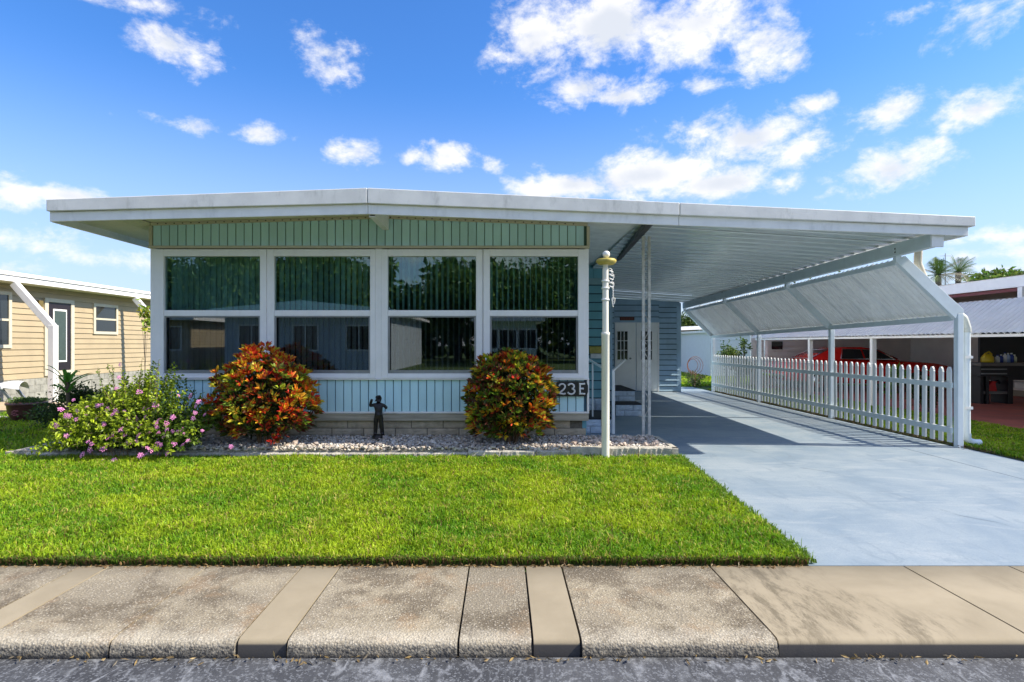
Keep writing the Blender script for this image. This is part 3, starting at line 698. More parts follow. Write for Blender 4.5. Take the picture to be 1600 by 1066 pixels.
for r in range(2):
    for i in range(3):
        link('foundation_block', random.choice(sbm), house, (XRw + .2 + .4 * i - (.2 if r else 0), YT - .08, .08 + .15 * r))
B(XT - .1, YT + .1, 0, XT, 18.2, 3.0).build('wall', blue_wall, house)
lap_y(XT, YT + .1, 18.2, .2, 2.9, 20, blue_wall, 'siding', house, 1)
# back wall with the pair of doors
shadow_line = pm('painted_shadow_slate', (.03,.05,.07), .9)  # dark sheets showing in the siding gaps, painting shadow lines between boards
B(XRw, 12.8 - .006, .3, 2.36, 12.8 - .001, 2.85).build('dark_backing', shadow_line, house)
B(2.42, 18.2 - .006, .02, PX(959.5, 18.2), 18.2 - .001, 2.8).build('dark_backing', shadow_line, house); B(PX(1029, 18.2), 18.2 - .006, .02, PX(1062, 18.2) - .02, 18.2 - .001, 2.78).build('dark_backing', shadow_line, house); B(PX(959.5, 18.2) + .001, 18.2 - .006, PZ(504, 18.2), PX(1029, 18.2) - .001, 18.2 - .001, 2.8).build('dark_backing', shadow_line, house)
YB = 18.2; XBR = PX(1062, YB)
MB().prism([(XT, 0), (XBR, 0), (XBR, 2.83), (XT, 3.02)], 'y', YB, YB + .1).build('wall', blue_wall, house)
lap_x(YB, XT, PX(959.5, YB), .02, 2.84, 17, blue_wall, 'siding', house, t=.055)
lap_x(YB, PX(1029, YB), XBR - .02, .02, 2.84, 17, blue_wall, 'siding', house, t=.055)
lap_x(YB, PX(959.5, YB), PX(1029, YB), PZ(504, YB), 2.93, 4, blue_wall, 'siding', house, t=.055)
B(XBR - .1, YB - .045, 0, XBR + .03, YB + .16, 2.80).build('corner_post', blue_wall, house, .004)
B(XBR - .1, YB + .1, 0, XBR, 23, 2.8).build('wall', blue_wall, house)
def paned_door(x0, x1, y, z0, z1, wx0, wx1, wz0, wz1, parent, nx=3, nz_=3, knob=None):
    d = B(x0, y - .045, z0, x1, y - .003, z1).build('door', door_m, parent, .006)
    B(wx0, y - .050, wz0, wx1, y - .0455, wz1).build('glass_pane', glass_dark, d)
    b = MB(); tt = .028
    b.box(wx0 - tt, y - .062, wz0 - tt, wx0, y - .045, wz1 + tt); b.box(wx1, y - .062, wz0 - tt, wx1 + tt, y - .045, wz1 + tt)
    b.box(wx0, y - .062, wz1, wx1, y - .045, wz1 + tt); b.box(wx0, y - .062, wz0 - tt, wx1, y - .045, wz0)
    for i in range(1, nx): xx = wx0 + (wx1 - wx0) * i / nx; b.box(xx - .011, y - .06, wz0, xx + .011, y - .0505, wz1)
    for i in range(1, nz_): zz = wz0 + (wz1 - wz0) * i / nz_; b.box(wx0, y - .059, zz - .011, wx1, y - .0515, zz + .011)
    b.build('window_grille', white, d)
    if knob: MB().lathe([(0, -.03), (.03, -.02), (.035, 0), (.03, .02), (0, .03)], (knob, y - .09, z0 + 1.02), 10).build('handle', alu, d)
q = lambda px: PX(px, YB); qz = lambda py: PZ(py, YB)
paned_door(q(960.5), q(993), YB, .03, qz(505), q(964), q(980), qz(562), qz(518), house, 3, 3, q(984))
paned_door(q(994), q(1027), YB, .03, qz(505), q(1001), q(1018), qz(562), qz(518), house, 3, 3)
B(q(1027.3), YB - .05, .0, q(1029.5), YB, qz(503.5)).build('door_frame', white, house)
B(q(959), YB - .05, qz(505) + .003, q(1027.2), YB, qz(503.5)).build('door_frame', white, house)
pl = B(q(968), YB - .04, qz(503), q(991), YB - .016, qz(493)); sign = pl.build('plaque', brown_pl, None, .006)
tag(sign, 'small brown plaque on the blue wall above the double doors', 'plaque')
b = MB(); xx = q(970)
while xx < q(989): b.box(xx, YB - .044, qz(500.5), xx + .03, YB - .0405, qz(496)); xx += .05
b.build('lettering', pm('dull_red', (.22,.06,.04), .6), sign)

# roof, fascia, soffit of the home (left of the seam) and the carport (right of it)
XS = PX(1060.5, YF); XRE = PX(1524.5, YF - .05)
YBK = 18.7
xl_t = PX(72, YF - .05)
for (xs_, nm) in (([xl_t, XP - .003], 'roof_edge'), ([XP + .003, XS - .004], 'roof_edge')):
    strip_x(zm, zt, YF - .05, YF - .004, xs_).build(nm, roof_trim_m, house, .008)
for xs_ in ([-5.97, XP - .003], [XP + .003, XS - .003]):
    strip_x(lambda x: zb(x), lambda x: zm(x) - .002, YF - .004, YF + .03, xs_).build('fascia', white_metal, house, .004)
b = MB(); b.add([(xl_t, YF, zt(xl_t) - .004), (XP, YF, zt(XP) - .004), (XP, YBK, zt(XP) - .004), (xl_t, YBK, zt(xl_t) - .004), (XS, YF, zt(XS) - .004), (XS, YBK, zt(XS) - .004)], [(0, 1, 2, 3), (1, 4, 5, 2)])
b.build('roof', white_metal, house)
B(xl_t, YF - .003, zm(-6), xl_t + .045, YBK, zt(-6)).build('roof_edge', roof_trim_m, house, .006)
B(-5.97, YF + .032, zb(-5.97) - .005, -5.93, YBK, zm(-6) - .003).build('fascia', white_metal, house, .004)
# ribbed soffit: one sheet with ribs across
def ribbed(x0, x1, y0, y1, zf_, pitch, name, mat, parent, x1b=None):
    b = MB(); y = y0; vs = []; prof = []
    while y < y1:
        prof += [(y, 0), (y + pitch - .012, 0), (y + pitch - .009, .008), (y + pitch - .003, .008)]; y += pitch
    nseg = 4
    for (yy, dz) in prof:
        for i in range(nseg + 1):
            xe_ = x1 if x1b is None else x1 + (x1b - x1) * (yy - y0) / (y1 - y0)
            xx = x0 + (xe_ - x0) * i / nseg; vs.append((xx, yy, zf_(xx, yy) + dz))
    n_ = nseg + 1
    b.add(vs, [(j*n_+i, j*n_+i+1, (j+1)*n_+i+1, (j+1)*n_+i) for j in range(len(prof)-1) for i in range(nseg)])
    return b.build(name, mat, parent, fix=False)
ribbed(-5.93, XLw - .0, YF + .03, 18.6, lambda x, y: zs(x) - .012 - (.06 if x < -5.3 else .0), .10, 'soffit', cream, house)
ribbed(XLw, XRw, YF + .03, YW + .15, lambda x, y: zs(x), .10, 'soffit', cream, house)
DROP = .021
ribbed(XRw, 1.98, YF + .03, YT + .1, lambda x, y: zs(x) - .004 * (y - YF), .10, 'soffit', pm('white_soffit', (.88,.87,.82), .5), house, 2.42)
# ridge beam end poking out under the fascia
b = MB(); xr = PX(591, 8.0); b.box(xr - .045, YF + .04, 3.20, xr - .035, YW - .03, 3.40); b.box(xr + .035, YF + .04, 3.20, xr + .045, YW - .03, 3.40); b.box(xr - .035, YF + .04, 3.20, xr + .035, YW - .03, 3.212)
b.build('ridge_channel', white_metal, house)
# dark channel beam in depth
MB().bar((2.0, YF + .04, 3.18), (2.42, YT + .05, 3.235), .09, .075).build('channel_beam', brown_metal, house)

# ------------------------------------------------------------------ carport
cp = thing('carport', (5.8, 8.4, 0), 'white metal carport with flat glossy ceiling and slanted corrugated side awning', 'carport')
def zc(x, y): return zs(x) - .03 * max(0, x - 2) - DROP * (y - 8.0) + .0
strip_x(zm, zt, YF - .05, YF - .004, [XS + .004, XRE]).build('roof_edge', roof_trim_m, cp, .008)
strip_x(lambda x: zb(x), lambda x: zm(x) - .002, YF - .004, YF + .03, [XS + .003, XRE - .06]).build('fascia', white_metal, cp, .004)
B(XRE - .05, YF - .003, zm(6.2), XRE, YBK, zt(6.2)).build('roof_edge', roof_trim_m, cp, .006)
B(XRE - .10, YF + .032, zb(6.2), XRE - .06, YBK, zm(6.2) - .003).build('gutter', white_metal, cp, .004)
b = MB(); b.add([(XS, YF, zt(XS) - .004), (XRE, YF, zt(XRE) - .004), (XRE, YBK, zt(XRE) - .004), (XS, YBK, zt(XS) - .004)], [(0, 1, 2, 3)]); b.build('roof', white_metal, cp)
pitch = .305
def pan_mesh():
    def fn(u, v):
        prof = [(0, .012), (.012, .002), (.03, -.004), (.15, 0), (.275, .006), (.293, .006), (.2985, .014), (.305, .014)]
        y, dz = prof[int(round(v * 7))]; x = 1.98 + (6.10 - 1.98) * u
        return (x, y, (zs(x) - .03 * max(0, x - 2)) + dz)
    return MB().grid(fn, 6, 7, False).mesh('ceiling_panel', ceil_m, fix=False)
pan = pan_mesh(); y = YF + .035
while y < 18.3:
    o = link('ceiling_panel', pan, cp, (random.uniform(-.004, .004), y, -DROP * (y - 8.0))); o.rotation_euler = (random.uniform(-.005, .005), 0, 0)
    o.location.z += -y * 0 ; y += pitch
# beam, posts, awning
def zbe(y): return 2.80 - .0165 * (y - 8.39)
MB().bar((5.77, 7.68, zbe(7.68) + .09), (5.77, 18.3, zbe(18.3) + .09), .10, .18).build('beam', rail_blue, cp, .006)
B(5.70, YF + .045, zbe(7.6) - .01, 5.86, 7.675, zbe(7.6) + .19).build('bracket', white_metal, cp, .005)
b = MB()
for k in range(6): b.box(5.715, 8.36 + (k % 3) * 3.3 + .02, 2.84 + .05 * (k // 3), 5.7195, 8.38 + (k % 3) * 3.3 + .02, 2.86 + .05 * (k // 3))
b.build('bolts', dark, cp, kind='stuff')
PY = [8.39, 11.65, 14.95, 18.2]
XO = 6.637
post_top = 1.99
for y in PY:
    w_ = .085
    p_ = B(XO, y, 0, XO + w_, y + w_, post_top - .032 - .0165 * (y - 8.39)).build('post', paint_post, cp, .006)
    dz = -.0165 * (y - 8.39)
    MB().prism([(XO, post_top - .031 + dz), (XO + w_, post_top - .031 + dz), (XO + w_, post_top + .03 + dz), (5.87, 2.80 + dz), (5.76, 2.70 + dz), (XO - .03, post_top - .11 + dz)], 'y', y + .002, y + w_ - .002).build('rafter', paint_post, cp, .005)
    B(5.74, y + .006, zbe(y) - .10, 5.82, y + w_ - .006, zbe(y) - .002).build('bracket', paint_post, cp, .003)
# awning rails and sheets
MB().bar((5.845, PY[0] + .09, 2.72), (5.845, PY[-1], 2.72 - .0165 * 9.8), .04, .06).build('awning_rail', paint_post, cp)
MB().bar((XO - .02, PY[0] + .09, 1.895), (XO - .02, PY[-1], 1.895 - .0165 * 9.8), .035, .08).build('awning_rail', rail_blue, cp)
def sheet_mesh(L, x0, z0, x1, z1, per, amp, mat, name):
    n_ = int(round(L / per * 14))
    dx, dz = (x1 - x0), (z1 - z0); ln = math.hypot(dx, dz); nx, nz_ = -dz / ln, dx / ln
    def fn(u, v):
        y = L * u; a = amp * (1 - 2 * abs(math.sin(math.pi * y / per)) ** .38)
        return (x0 + dx * v + nx * a, y, z0 + dz * v + nz_ * a)
    return MB().grid(fn, n_, 1).mesh(name, mat, fix=False)
for i in range(3):
    y0, y1 = PY[i] + .09, PY[i + 1] - .002; n_ = 5; L = (y1 - y0) / n_
    sm = sheet_mesh(L + .03, 5.87, 2.785, XO + .06, 1.955, .125, .030, corr_m, 'awning_sheet')
    for k in range(n_): link('awning_sheet', sm, cp, (.0045 * (k % 2), y0 + k * L, .0045 * (k % 2) - .0165 * (y0 + k * L - 8.39)), (-.0165, 0, 0))
# two-bar iron post with scrollwork
lp = thing('lattice_post', (2.16, 8.65, 0), 'weathered white wrought iron double post with scrolls at the edge of the carport', 'post')
for xx in (2.115, 2.205): B(xx - .02, 8.635, 0, xx + .02, 8.665, 3.13).build('upright', lattice_m, lp, .003)
for k in range(10):
    z = .35 + k * .29; pts = []
    for j in range(13):
        t = j / 12; pts.append((2.16 + .026 * math.sin(2 * math.pi * t * (1 if k % 2 else -1)), 8.65, z + t * .24))
    MB().tube(pts, .0055, 5).build('scroll', lattice_m, lp)
# downspouts at the front post
ds = thing('downspout', (6.86, 8.5, 0), 'pale blue round downspout with ribbed elbows beside the front carport post', 'downspout')
def ribtube(pts, r, mat, name, parent, per=.018, amp=.006, n=12):
    pts = [Vector(p) for p in pts]; out = []; rs = []
    for a, b_ in zip(pts[:-1], pts[1:]):
        L = (b_ - a).length; k = max(1, int(L / (per / 2)))
        for j in range(k): out.append(a.lerp(b_, j / k)); rs.append(r + (amp if len(out) % 2 else 0))
    out.append(pts[-1]); rs.append(r); return MB().tube(out, rs, n).build(name, mat, parent)
yd = 8.53
top = P(1436, 372, yd); a1 = P(1434, 412, yd); a2 = P(1444, 437, yd); s1 = P(1452, 447, yd); s2 = P(1496, 490, yd); e1 = P(1506, 498, yd); e2 = P(1511, 513, yd); bt = P(1511, 672, yd)
ribtube([top, a1, a2, s1], .05, beige_trim, 'flexible_elbow', ds)
MB().tube([s1, s2], .042, 12).build('pipe', paint_post, ds)
ribtube([s2, e1, e2, e2 + Vector((0, 0, -.06))], .05, pm('ivory_pipe', (.66,.68,.62), .45), 'flexible_elbow', ds)
MB().tube([e2 + Vector((0, 0, -.05)), (bt.x, yd, .17)], .043, 12).build('pipe', paint_post, ds)
MB().tube([(bt.x, yd, .19), (bt.x, yd, .12), (bt.x + .04, yd, .07), (bt.x + .12, yd, .05), (bt.x + .19, yd, .05)], .052, 12, False).build('elbow', paint_post, ds)
for z_ in (.55, 1.3): MB().box(bt.x - .06, yd - .05, z_, bt.x + .05, yd - .04, z_ + .04).build('strap', white_metal, ds)

# ------------------------------------------------------------------ picket fence
pf = thing('picket_fence', (6.65, 8.4, 0), 'low white picket fence with two rails between the carport posts', 'fence')
XR_ = 6.60
for (za, zb2, nm) in ((.865, .945, 'rail'), (.20, .285, 'rail')):
    for i in range(3):
        y0 = PY[i] + (.088 if i == 0 else .001); y1 = PY[i + 1] - .001
        B(XR_, y0, za, XR_ + .036, y1, zb2).build(nm, rail_blue, pf, .004)
w_ = .078
prof = [(-w_/2, .055), (w_/2, .055), (w_/2, 1.085), (w_/2 + .004, 1.09), (w_/2 + .004, 1.105), (w_/2 - .002, 1.112), (w_/2 - .003, 1.13), (w_/2 - .012, 1.15), (.012, 1.172), (-.012, 1.172), (-w_/2 + .012, 1.15), (-w_/2 + .003, 1.13), (-w_/2 + .002, 1.112), (-w_/2 - .004, 1.105), (-w_/2 - .004, 1.09), (-w_/2, 1.085)]
pk = MB().prism(prof, 'x', 0, .024).mesh('picket', picket_m)
y = PY[0] + .17
while y < PY[-1] - .05:
    if all(not (p - .05 < y < p + .135) for p in PY): link('picket', pk, pf, (6.6365, y, random.uniform(-.006, .004)), (random.uniform(-.008, .008), 0, 0))
    y += .1725

# ------------------------------------------------------------------ stone bed with pebbles
bed = B(-6.5, 7.66, -.02, XL1 - .03, 8.50, .10).build('garden_bed', pm('pale_gravel_base', (.36,.33,.29), .95, var=.4, vs=60, bs=60, bstr=.8, bd=.02))
tag(bed, 'raised gravel bed edged with pale blocks along the house front', kind='structure')
x = -6.5
ebm = []
for i in range(4):
    rs = random.Random(50 + i); L = .45
    def fn(u, v, rs=rs, L=L):
        pr = [(0, -.05), (-.006, .0), (0, .06), (.004, .135), (.02, .15), (.09, .152), (.10, .10)]
        y, z = pr[int(round(v * 6))]; j = rs.uniform(-.012, .012) if 0 < v < .6 else rs.uniform(-.004, .004)
        return (L * u * .985, y + j, z + j * .3)
    bb = MB().grid(fn, 12, 6, False); bb.add([(0, 0, -.05), (0, 0, .14), (0, .1, .14), (0, .1, -.05)], [(0, 1, 2, 3)]); bb.add([(L*.985, 0, -.05), (L*.985, .1, -.05), (L*.985, .1, .14), (L*.985, 0, .14)], [(0, 1, 2, 3)])
    ebm.append(bb.mesh('edging_block', curb_m, fix=False))
x = -6.3
while x < XL1 - .1:
    sag = -.075 if x < -.6 else (-.045 if x < .8 else 0)
    link('edging_block', random.choice(ebm), bed, (x, 7.60 + random.uniform(-.006, .006), sag)); x += .45
for i, y in enumerate((7.62, 8.08)):
    link('edging_block', ebm[i], bed, (XL1 - .003, y, 0), (0, 0, R(90)))
for i in range(2): link('edging_block', ebm[2 + i], bed, (XL1 - .02 - .455 * i, 8.545, .0), (0, 0, R(180)))
B(XL1 - .003 - .11, 7.6, -.03, XL1 - .006, 8.53, .13).build('edging_core', curb_m, bed)
PHI = (1 + 5 ** .5) / 2
ico_v = unit(np.array([(-1,PHI,0),(1,PHI,0),(-1,-PHI,0),(1,-PHI,0),(0,-1,PHI),(0,1,PHI),(0,-1,-PHI),(0,1,-PHI),(PHI,0,-1),(PHI,0,1),(-PHI,0,-1),(-PHI,0,1)]))
ico_f = np.array([(0,11,5),(0,5,1),(0,1,7),(0,7,10),(0,10,11),(1,5,9),(5,11,4),(11,10,2),(10,7,6),(7,1,8),(3,9,4),(3,4,2),(3,2,6),(3,6,8),(3,8,9),(4,9,5),(2,4,11),(6,2,10),(8,6,7),(9,8,1)])
def stones(name, C0, S, Cc, parent, mat=pebble_m):
    n = len(C0); A = np.random.randn(n, 3, 3); Q = np.linalg.qr(A)[0]
    sc3 = S[:, None] * (np.random.rand(n, 3) * .6 + .55)
    V = ico_v[None] * (1 + .22 * np.random.randn(n, 12, 1)); V = np.einsum('nij,nkj->nki', Q, V * sc3[:, None, :]); V[:, :, 2] *= .75; V += C0[:, None]
    Fc = (ico_f[None] + (np.arange(n) * 12)[:, None, None]).reshape(-1, 3)
    return np_mesh(name, V.reshape(-1, 3), Fc, mat, np.repeat(Cc, 12, 0), parent, 'stuff')
n = 9500; X = np.random.rand(n) * 8.3 - 6.1; Y = 7.635 + np.random.rand(n) * .90
Zp = .105 + np.random.rand(n) * .045 + .02 * (Y - 7.7) ; base = np.array([[.55,.50,.44],[.42,.38,.34],[.66,.62,.56],[.30,.27,.25],[.52,.42,.33]])
Cc = base[np.random.randint(0, 5, n)] * (.75 + .45 * np.random.rand(n, 1))
stones('pebbles', np.stack([X, Y, Zp], 1), .016 + .014 * np.random.rand(n), Cc, bed)
# larger loose stones at the right end, each its own
rng = random.Random(3)
for i in range(120):
    mm = []
    if i < 6:
        vv = ico_v * (1 + .2 * np.random.randn(12, 1)) * np.array([1, .8, .6]); me = bpy.data.meshes.new('stone'); me.from_pydata([tuple(v) for v in vv], [], [tuple(int(a) for a in f) for f in ico_f])
        me.materials.append(leaf_o if False else pm('loose_stone_%d' % i, [(.56,.44,.36),(.60,.54,.47),(.40,.34,.30),(.62,.50,.42),(.50,.42,.36),(.34,.30,.28)][i], .8, var=.2, vs=30, bs=60, bstr=.4))
        if i == 0: stm = []
        stm.append(me)
for i in range(120):
    xx = rng.uniform(.95, 2.16) if i < 95 else rng.uniform(-4, 1); s = rng.uniform(.022, .052)
    link('stone', stm[i % 6], bed, (xx, rng.uniform(7.74, 8.42), .145 + rng.random() * .03), (rng.random() * 6, rng.random() * .5, rng.random() * 6), (s, s, s))

# ------------------------------------------------------------------ number sign, statue, lamp post
def tubes2d(strokes, xo, zo, s, y, r, name, mat, parent):
    for st in strokes:
        MB().tube([(xo + p[0] * s, y, zo + p[1] * s) for p in st], r, 8).build(name, mat, parent)
def arc(cx, cy, rx, ry, a0, a1, n=10): return [(cx + rx * math.cos(R(a0 + (a1 - a0) * i / n)), cy + ry * math.sin(R(a0 + (a1 - a0) * i / n))) for i in range(n + 1)]
ys_ = YW - .055
sg = thing('house_number_sign', (PX(893, YW), ys_, PZ(619, YW)), 'black six-sided house number sign reading 23E in white characters', 'sign')
ax, bx, az, bz = PX(867, YW), PX(918, YW), PZ(619, YW), PZ(595.5, YW)
MB().prism([(ax, (az+bz)/2 + .04), (ax, (az+bz)/2 - .04), (ax + .03, az), (bx - .03, az), (bx, (az+bz)/2 - .05), (bx, (az+bz)/2 + .05), (bx - .03, bz), (ax + .03, bz)], 'y', ys_, ys_ + .018).build('plate', black_m, sg, .003)
ch = .150; z0 = az + .037
def glyph(strokes, px, w, nm):
    MBx = MB(); x0 = PX(px, YW)
    for st in strokes: MBx.tube([(x0 + p[0] * w, ys_ - .004, z0 + p[1] * ch) for p in st], .0135, 8)
    o = MBx.build(nm, wh_p, sg); return o
two = arc(.5, .72, .42, .26, 170, -20, 9) + [(.72, .44), (.3, .2), (.05, .02), (.25, .03), (.5, .02), (.75, -.02), (1.0, .06)]
thr = arc(.45, .74, .42, .25, 160, -75, 10) + arc(.45, .25, .5, .27, 80, -160, 12)
ee = [[(.05, 1), (.5, .97), (1.0, 1.0)], [(.2, .98), (.17, .5), (.2, .02)], [(.18, .52), (.5, .52), (.8, .52)], [(.05, 0), (.5, .02), (1.02, 0)]]
glyph([two], 872, .105, 'digit'); glyph([thr], 886.5, .105, 'digit'); glyph(ee, 903.5, .092, 'letter')

# statue: boy on a rock, one arm raised
stx, sty, stz = PX(591.5, 8.3), 8.3, .155
stt = thing('statue', (stx, sty, stz - .02), 'small dark bronze statue of a boy with one arm raised, on the pebbles', 'statue')
def skin_fig(name, verts, edgs, rad, mat, parent, sub=2):
    me = bpy.data.meshes.new(name); me.from_pydata(verts, edgs, []); me.materials.append(mat)
    o = bpy.data.objects.new(name, me); col.objects.link(o); o.parent = parent
    sk = o.modifiers.new('skin', 'SKIN'); sl = me.skin_vertices[0] if me.skin_vertices else None
    if not me.skin_vertices:
        pass
    for i, r in enumerate(rad):
        d = me.skin_vertices[0].data[i]; d.radius = (r, r) if not isinstance(r, tuple) else r; d.use_root = (i == 0)
    sb = o.modifiers.new('sub', 'SUBSURF'); sb.levels = sub; sb.render_levels = sub
    for p in me.polygons: p.use_smooth = True
    return o
hgt = .62; s = hgt
bv = [(0,0,.50),(0,-.005,.60),(0,0,.72),(0,0,.80),(0,-.005,.855),(0,-.01,.92),   # 0 pelvis..5 head
 (-.055,0,.46),(-.065,-.01,.28),(-.075,0,.09),(-.08,-.05,.065),
 (.055,0,.46),(.075,-.01,.28),(.09,.0,.09),(.10,-.05,.065),
 (-.10,0,.765),(-.20,-.02,.735),(-.155,-.05,.86),(-.135,-.05,.905),
 (.10,0,.765),(.185,-.01,.70),(.20,-.07,.695),(.16,-.09,.70)]
bedg = [(0,1),(1,2),(2,3),(3,4),(4,5),(0,6),(6,7),(7,8),(8,9),(0,10),(10,11),(11,12),(12,13),(2,14),(14,15),(15,16),(16,17),(2,18),(18,19),(19,20),(20,21)]
brad = [.082,.074,.082,.036,.078,.080,.062,.052,.050,.038,.062,.052,.050,.038,.044,.038,.034,.032,.044,.038,.034,.030]
try:
    bf = skin_fig('figure', [tuple(c * s for c in v) for v in bv], bedg, [r * s for r in brad], bronze, stt)
    bf.location = (0, 0, 0.03)
except Exception as ex:
    print('skin fail', ex)
b = MB(); rsx = random.Random(4)
for (dx, dy, dz, rr) in [(max(-.034, min(.034, rsx.gauss(0,.022))), rsx.gauss(0,.018), max(-.024, min(.036, .006 + rsx.gauss(0,.020))), .013) if True else (0,0,0,0) for _ in range(48)]:
    b.lathe([(0,-rr),(rr*.8,-rr*.5),(rr,0),(rr*.8,rr*.5),(0,rr)], (stx + dx, sty - .003 + dy, stz - .02 + .03 + .925 * s + dz * .7), 7)
b.build('hair', bronze, stt)
for sx in (-1, 1):   # shorts legs and boots tops give the outline its steps
    MB().lathe([(.024,-.035),(.033,-.03),(.035,.02),(.03,.045),(0,.05)], (stx + sx*.036, sty, stz + .01 + .40 * s), 10).build('shorts_leg', bronze, stt)
MB().lathe([(.056,0),(.05,.03),(.048,.045),(0,.05)], (stx, sty, stz + .01 + .53 * s), 12).build('belt_pouch', bronze, stt)
def rock(u, v):
    a = 2 * math.pi * u; r_ = (.125 - .055 * v) * (1 + .15 * math.sin(3 * a)) ; return (stx + r_ * math.cos(a) * 1.05, sty + r_ * math.sin(a) * .8, stz - .03 + .075 * v + .01 * math.sin(5 * a) * v)
b = MB().grid(rock, 16, 4, False); b.add([rock(k / 16, 1) for k in range(16)], [tuple(range(16))]); b.build('base', bronze, stt)

lx, ly = PX(946, 7.56), 7.56
lpo = thing('lamp_post', (lx, ly, 0), 'slim ivory lamp post with mustard disc and white ball on top', 'lamp post')
zl = lambda py: PZ(py, ly)
MB().lathe([(.052, -.02), (.052, zl(522) - .02), (.056, zl(522) - .015), (.056, zl(520)), (.046, zl(519))], (lx, ly, 0), 20).build('lower_pole', lamp_white, lpo)
MB().lathe([(.041, zl(522)), (.040, zl(420))], (lx, ly, 0), 20).build('upper_pole', lamp_white, lpo)
for py in (470, 452, 441): MB().lathe([(.04, 0), (.052, .003), (.052, .022), (.04, .026)], (lx, ly, zl(py)), 20).build('collar', white_metal, lpo)
MB().lathe([(.036, zl(421)), (.034, zl(415)), (.05, zl(414)), (.036, zl(412))], (lx, ly, 0), 16).build('neck', lamp_white, lpo)
MB().lathe([(.03, zl(414.5)), (.10, zl(413.5)), (.130, zl(410)), (.132, zl(407)), (.115, zl(405)), (.04, zl(404)), (0, zl(404))], (lx + .01, ly, 0), 28).build('disc', gold, lpo)
MB().lathe([(.022, zl(404.5)), (.015, zl(403)), (.03, zl(402.5)), (.046, zl(400)), (.05, zl(397.5)), (.044, zl(394.5)), (.025, zl(392.6)), (0, zl(392))], (lx + .01, ly, 0), 20).build('finial_ball', wh_p, lpo)
# hanging hooks and chain at the pole's right
for k, (za, dx) in enumerate(((zl(420), .085), (zl(428), .11), (zl(441), .11), (zl(443), .10))):
    MB().tube([(lx + .04, ly, za), (lx + dx - .02, ly, za + .004), (lx + dx, ly, za - .012), (lx + dx, ly, za - .05), (lx + dx - .012, ly, za - .07)], .0045, 6).build('hook', white_metal, lpo)
pts = [(lx + .10 + .006 * math.sin(i * 2.2), ly, zl(450) - i * .012) for i in range(22)]
MB().tube(pts, [.006 if i % 2 else .003 for i in range(22)], 5).build('chain', white_metal, lpo)
MB().tube([(lx + .085, ly, zl(466)), (lx + .125, ly, zl(466)), (lx + .118, ly, zl(474)), (lx + .095, ly, zl(478)), (lx + .085, ly, zl(466))], .005, 5).build('hook', white_metal, lpo)
for k in range(5): MB().tube([(lx + .05, ly - .01, zl(423 + k * 6)), (lx + .10, ly - .01, zl(426 + k * 6))], .009, 6).build('bracket', white_metal, lpo)

# ------------------------------------------------------------------ steps with railings
def steps(name, x0, x1, y0, tread, n, label, y_end):
    t = thing(name, (x0, y0, 0), label, 'steps')
    bmx = [split_block(stone_blue, (x1 - x0) / 1.5 - .01, .113, .09, 70 + i + int(x0 * 10)) for i in range(3)]
    for k in range(n):
        ya = y0 + k * tread; zb_ = k * .24
        B(x0 + .01, ya + .035, zb_ + (.004 if k else -.03), x1 - .01, ya + tread if k < n - 1 else y_end, zb_ + .232).build('step_core', mortar, t)
        for c in range(2):
            w = (x1 - x0); cuts = [(0, 1/1.5), (1/1.5, 1)] if c % 2 else [(0, .333), (.333, 1)]
            for (a, b_) in cuts:
                me = split_block(stone_blue, w * (b_ - a) - .01, .11, .05, random.randint(0, 999)); link('block', me, t, (x0 + w * (a + b_) / 2, ya + .0, zb_ + .058 + .117 * c))
        B(x0 - .01, ya - .012, zb_ + .2325, x1 + .01, ya + tread - .02 if k < n - 1 else y_end - .1, zb_ + .25).build('tread', mat_rub if k else mat_rub, t)
    return t
st1 = steps('block_steps', 1.30, PX(957, 9.78), 9.78, 1.1, 1, 'near pale blue block step with black mat beside the foundation', 11.1)
st2 = steps('block_steps', PX(962, 12.1), PX(1003, 12.1), 12.1, .62, 2, 'two pale blue block steps with black treads before the double doors', 14.4)
hr = thing('handrail', (1.8, 9.75, 0), 'white metal handrail with thin balusters beside the near block step', 'handrail')
hx0, hz0 = PX(916, 9.7), PZ(558, 9.7); hx1, hz1 = PX(944, 9.7), PZ(576, 9.7)
MB().bar((hx0, 10.3, hz0 + .02), (hx1, 9.76, hz1), .035, .03).build('top_rail', white_metal, hr)
for t_ in (.52, 1.0):
    xx = hx0 + (hx1 - hx0) * t_; yy = 10.3 + (9.76 - 10.3) * t_; zz = hz0 + (hz1 - hz0) * t_
    B(xx - .013, yy - .013, .25, xx + .013, yy + .013, zz).build('baluster', white_metal, hr)
B(PX(956, 9.7), 9.68, 0, PX(960.5, 9.7), 9.73, PZ(580, 9.7)).build('post', white_metal, hr, .003)
MB().bar((PX(958, 9.7), 9.70, PZ(579, 9.7)), (PX(977, 12), 12.0, PZ(562, 12)), .03, .03).build('top_rail', white_metal, hr)
# mailbox on the teal wall
mb_ = thing('mailbox', (PX(931, YT), YT - .1, PZ(558, YT)), 'small wall mailbox with mustard lid and white body on the teal wall', 'mailbox')
a, c = PX(920, YT), PX(942, YT)
B(a + .02, YT - .13, PZ(560, YT), c - .03, YT - .02, PZ(552.5, YT)).build('body', wh_p, mb_, .008)
MB().prism([(YT - .16, PZ(552, YT)), (YT - .02, PZ(552, YT)), (YT - .02, PZ(541, YT)), (YT - .10, PZ(542.5, YT))], 'x', a, c).build('lid', gold, mb_, .005)

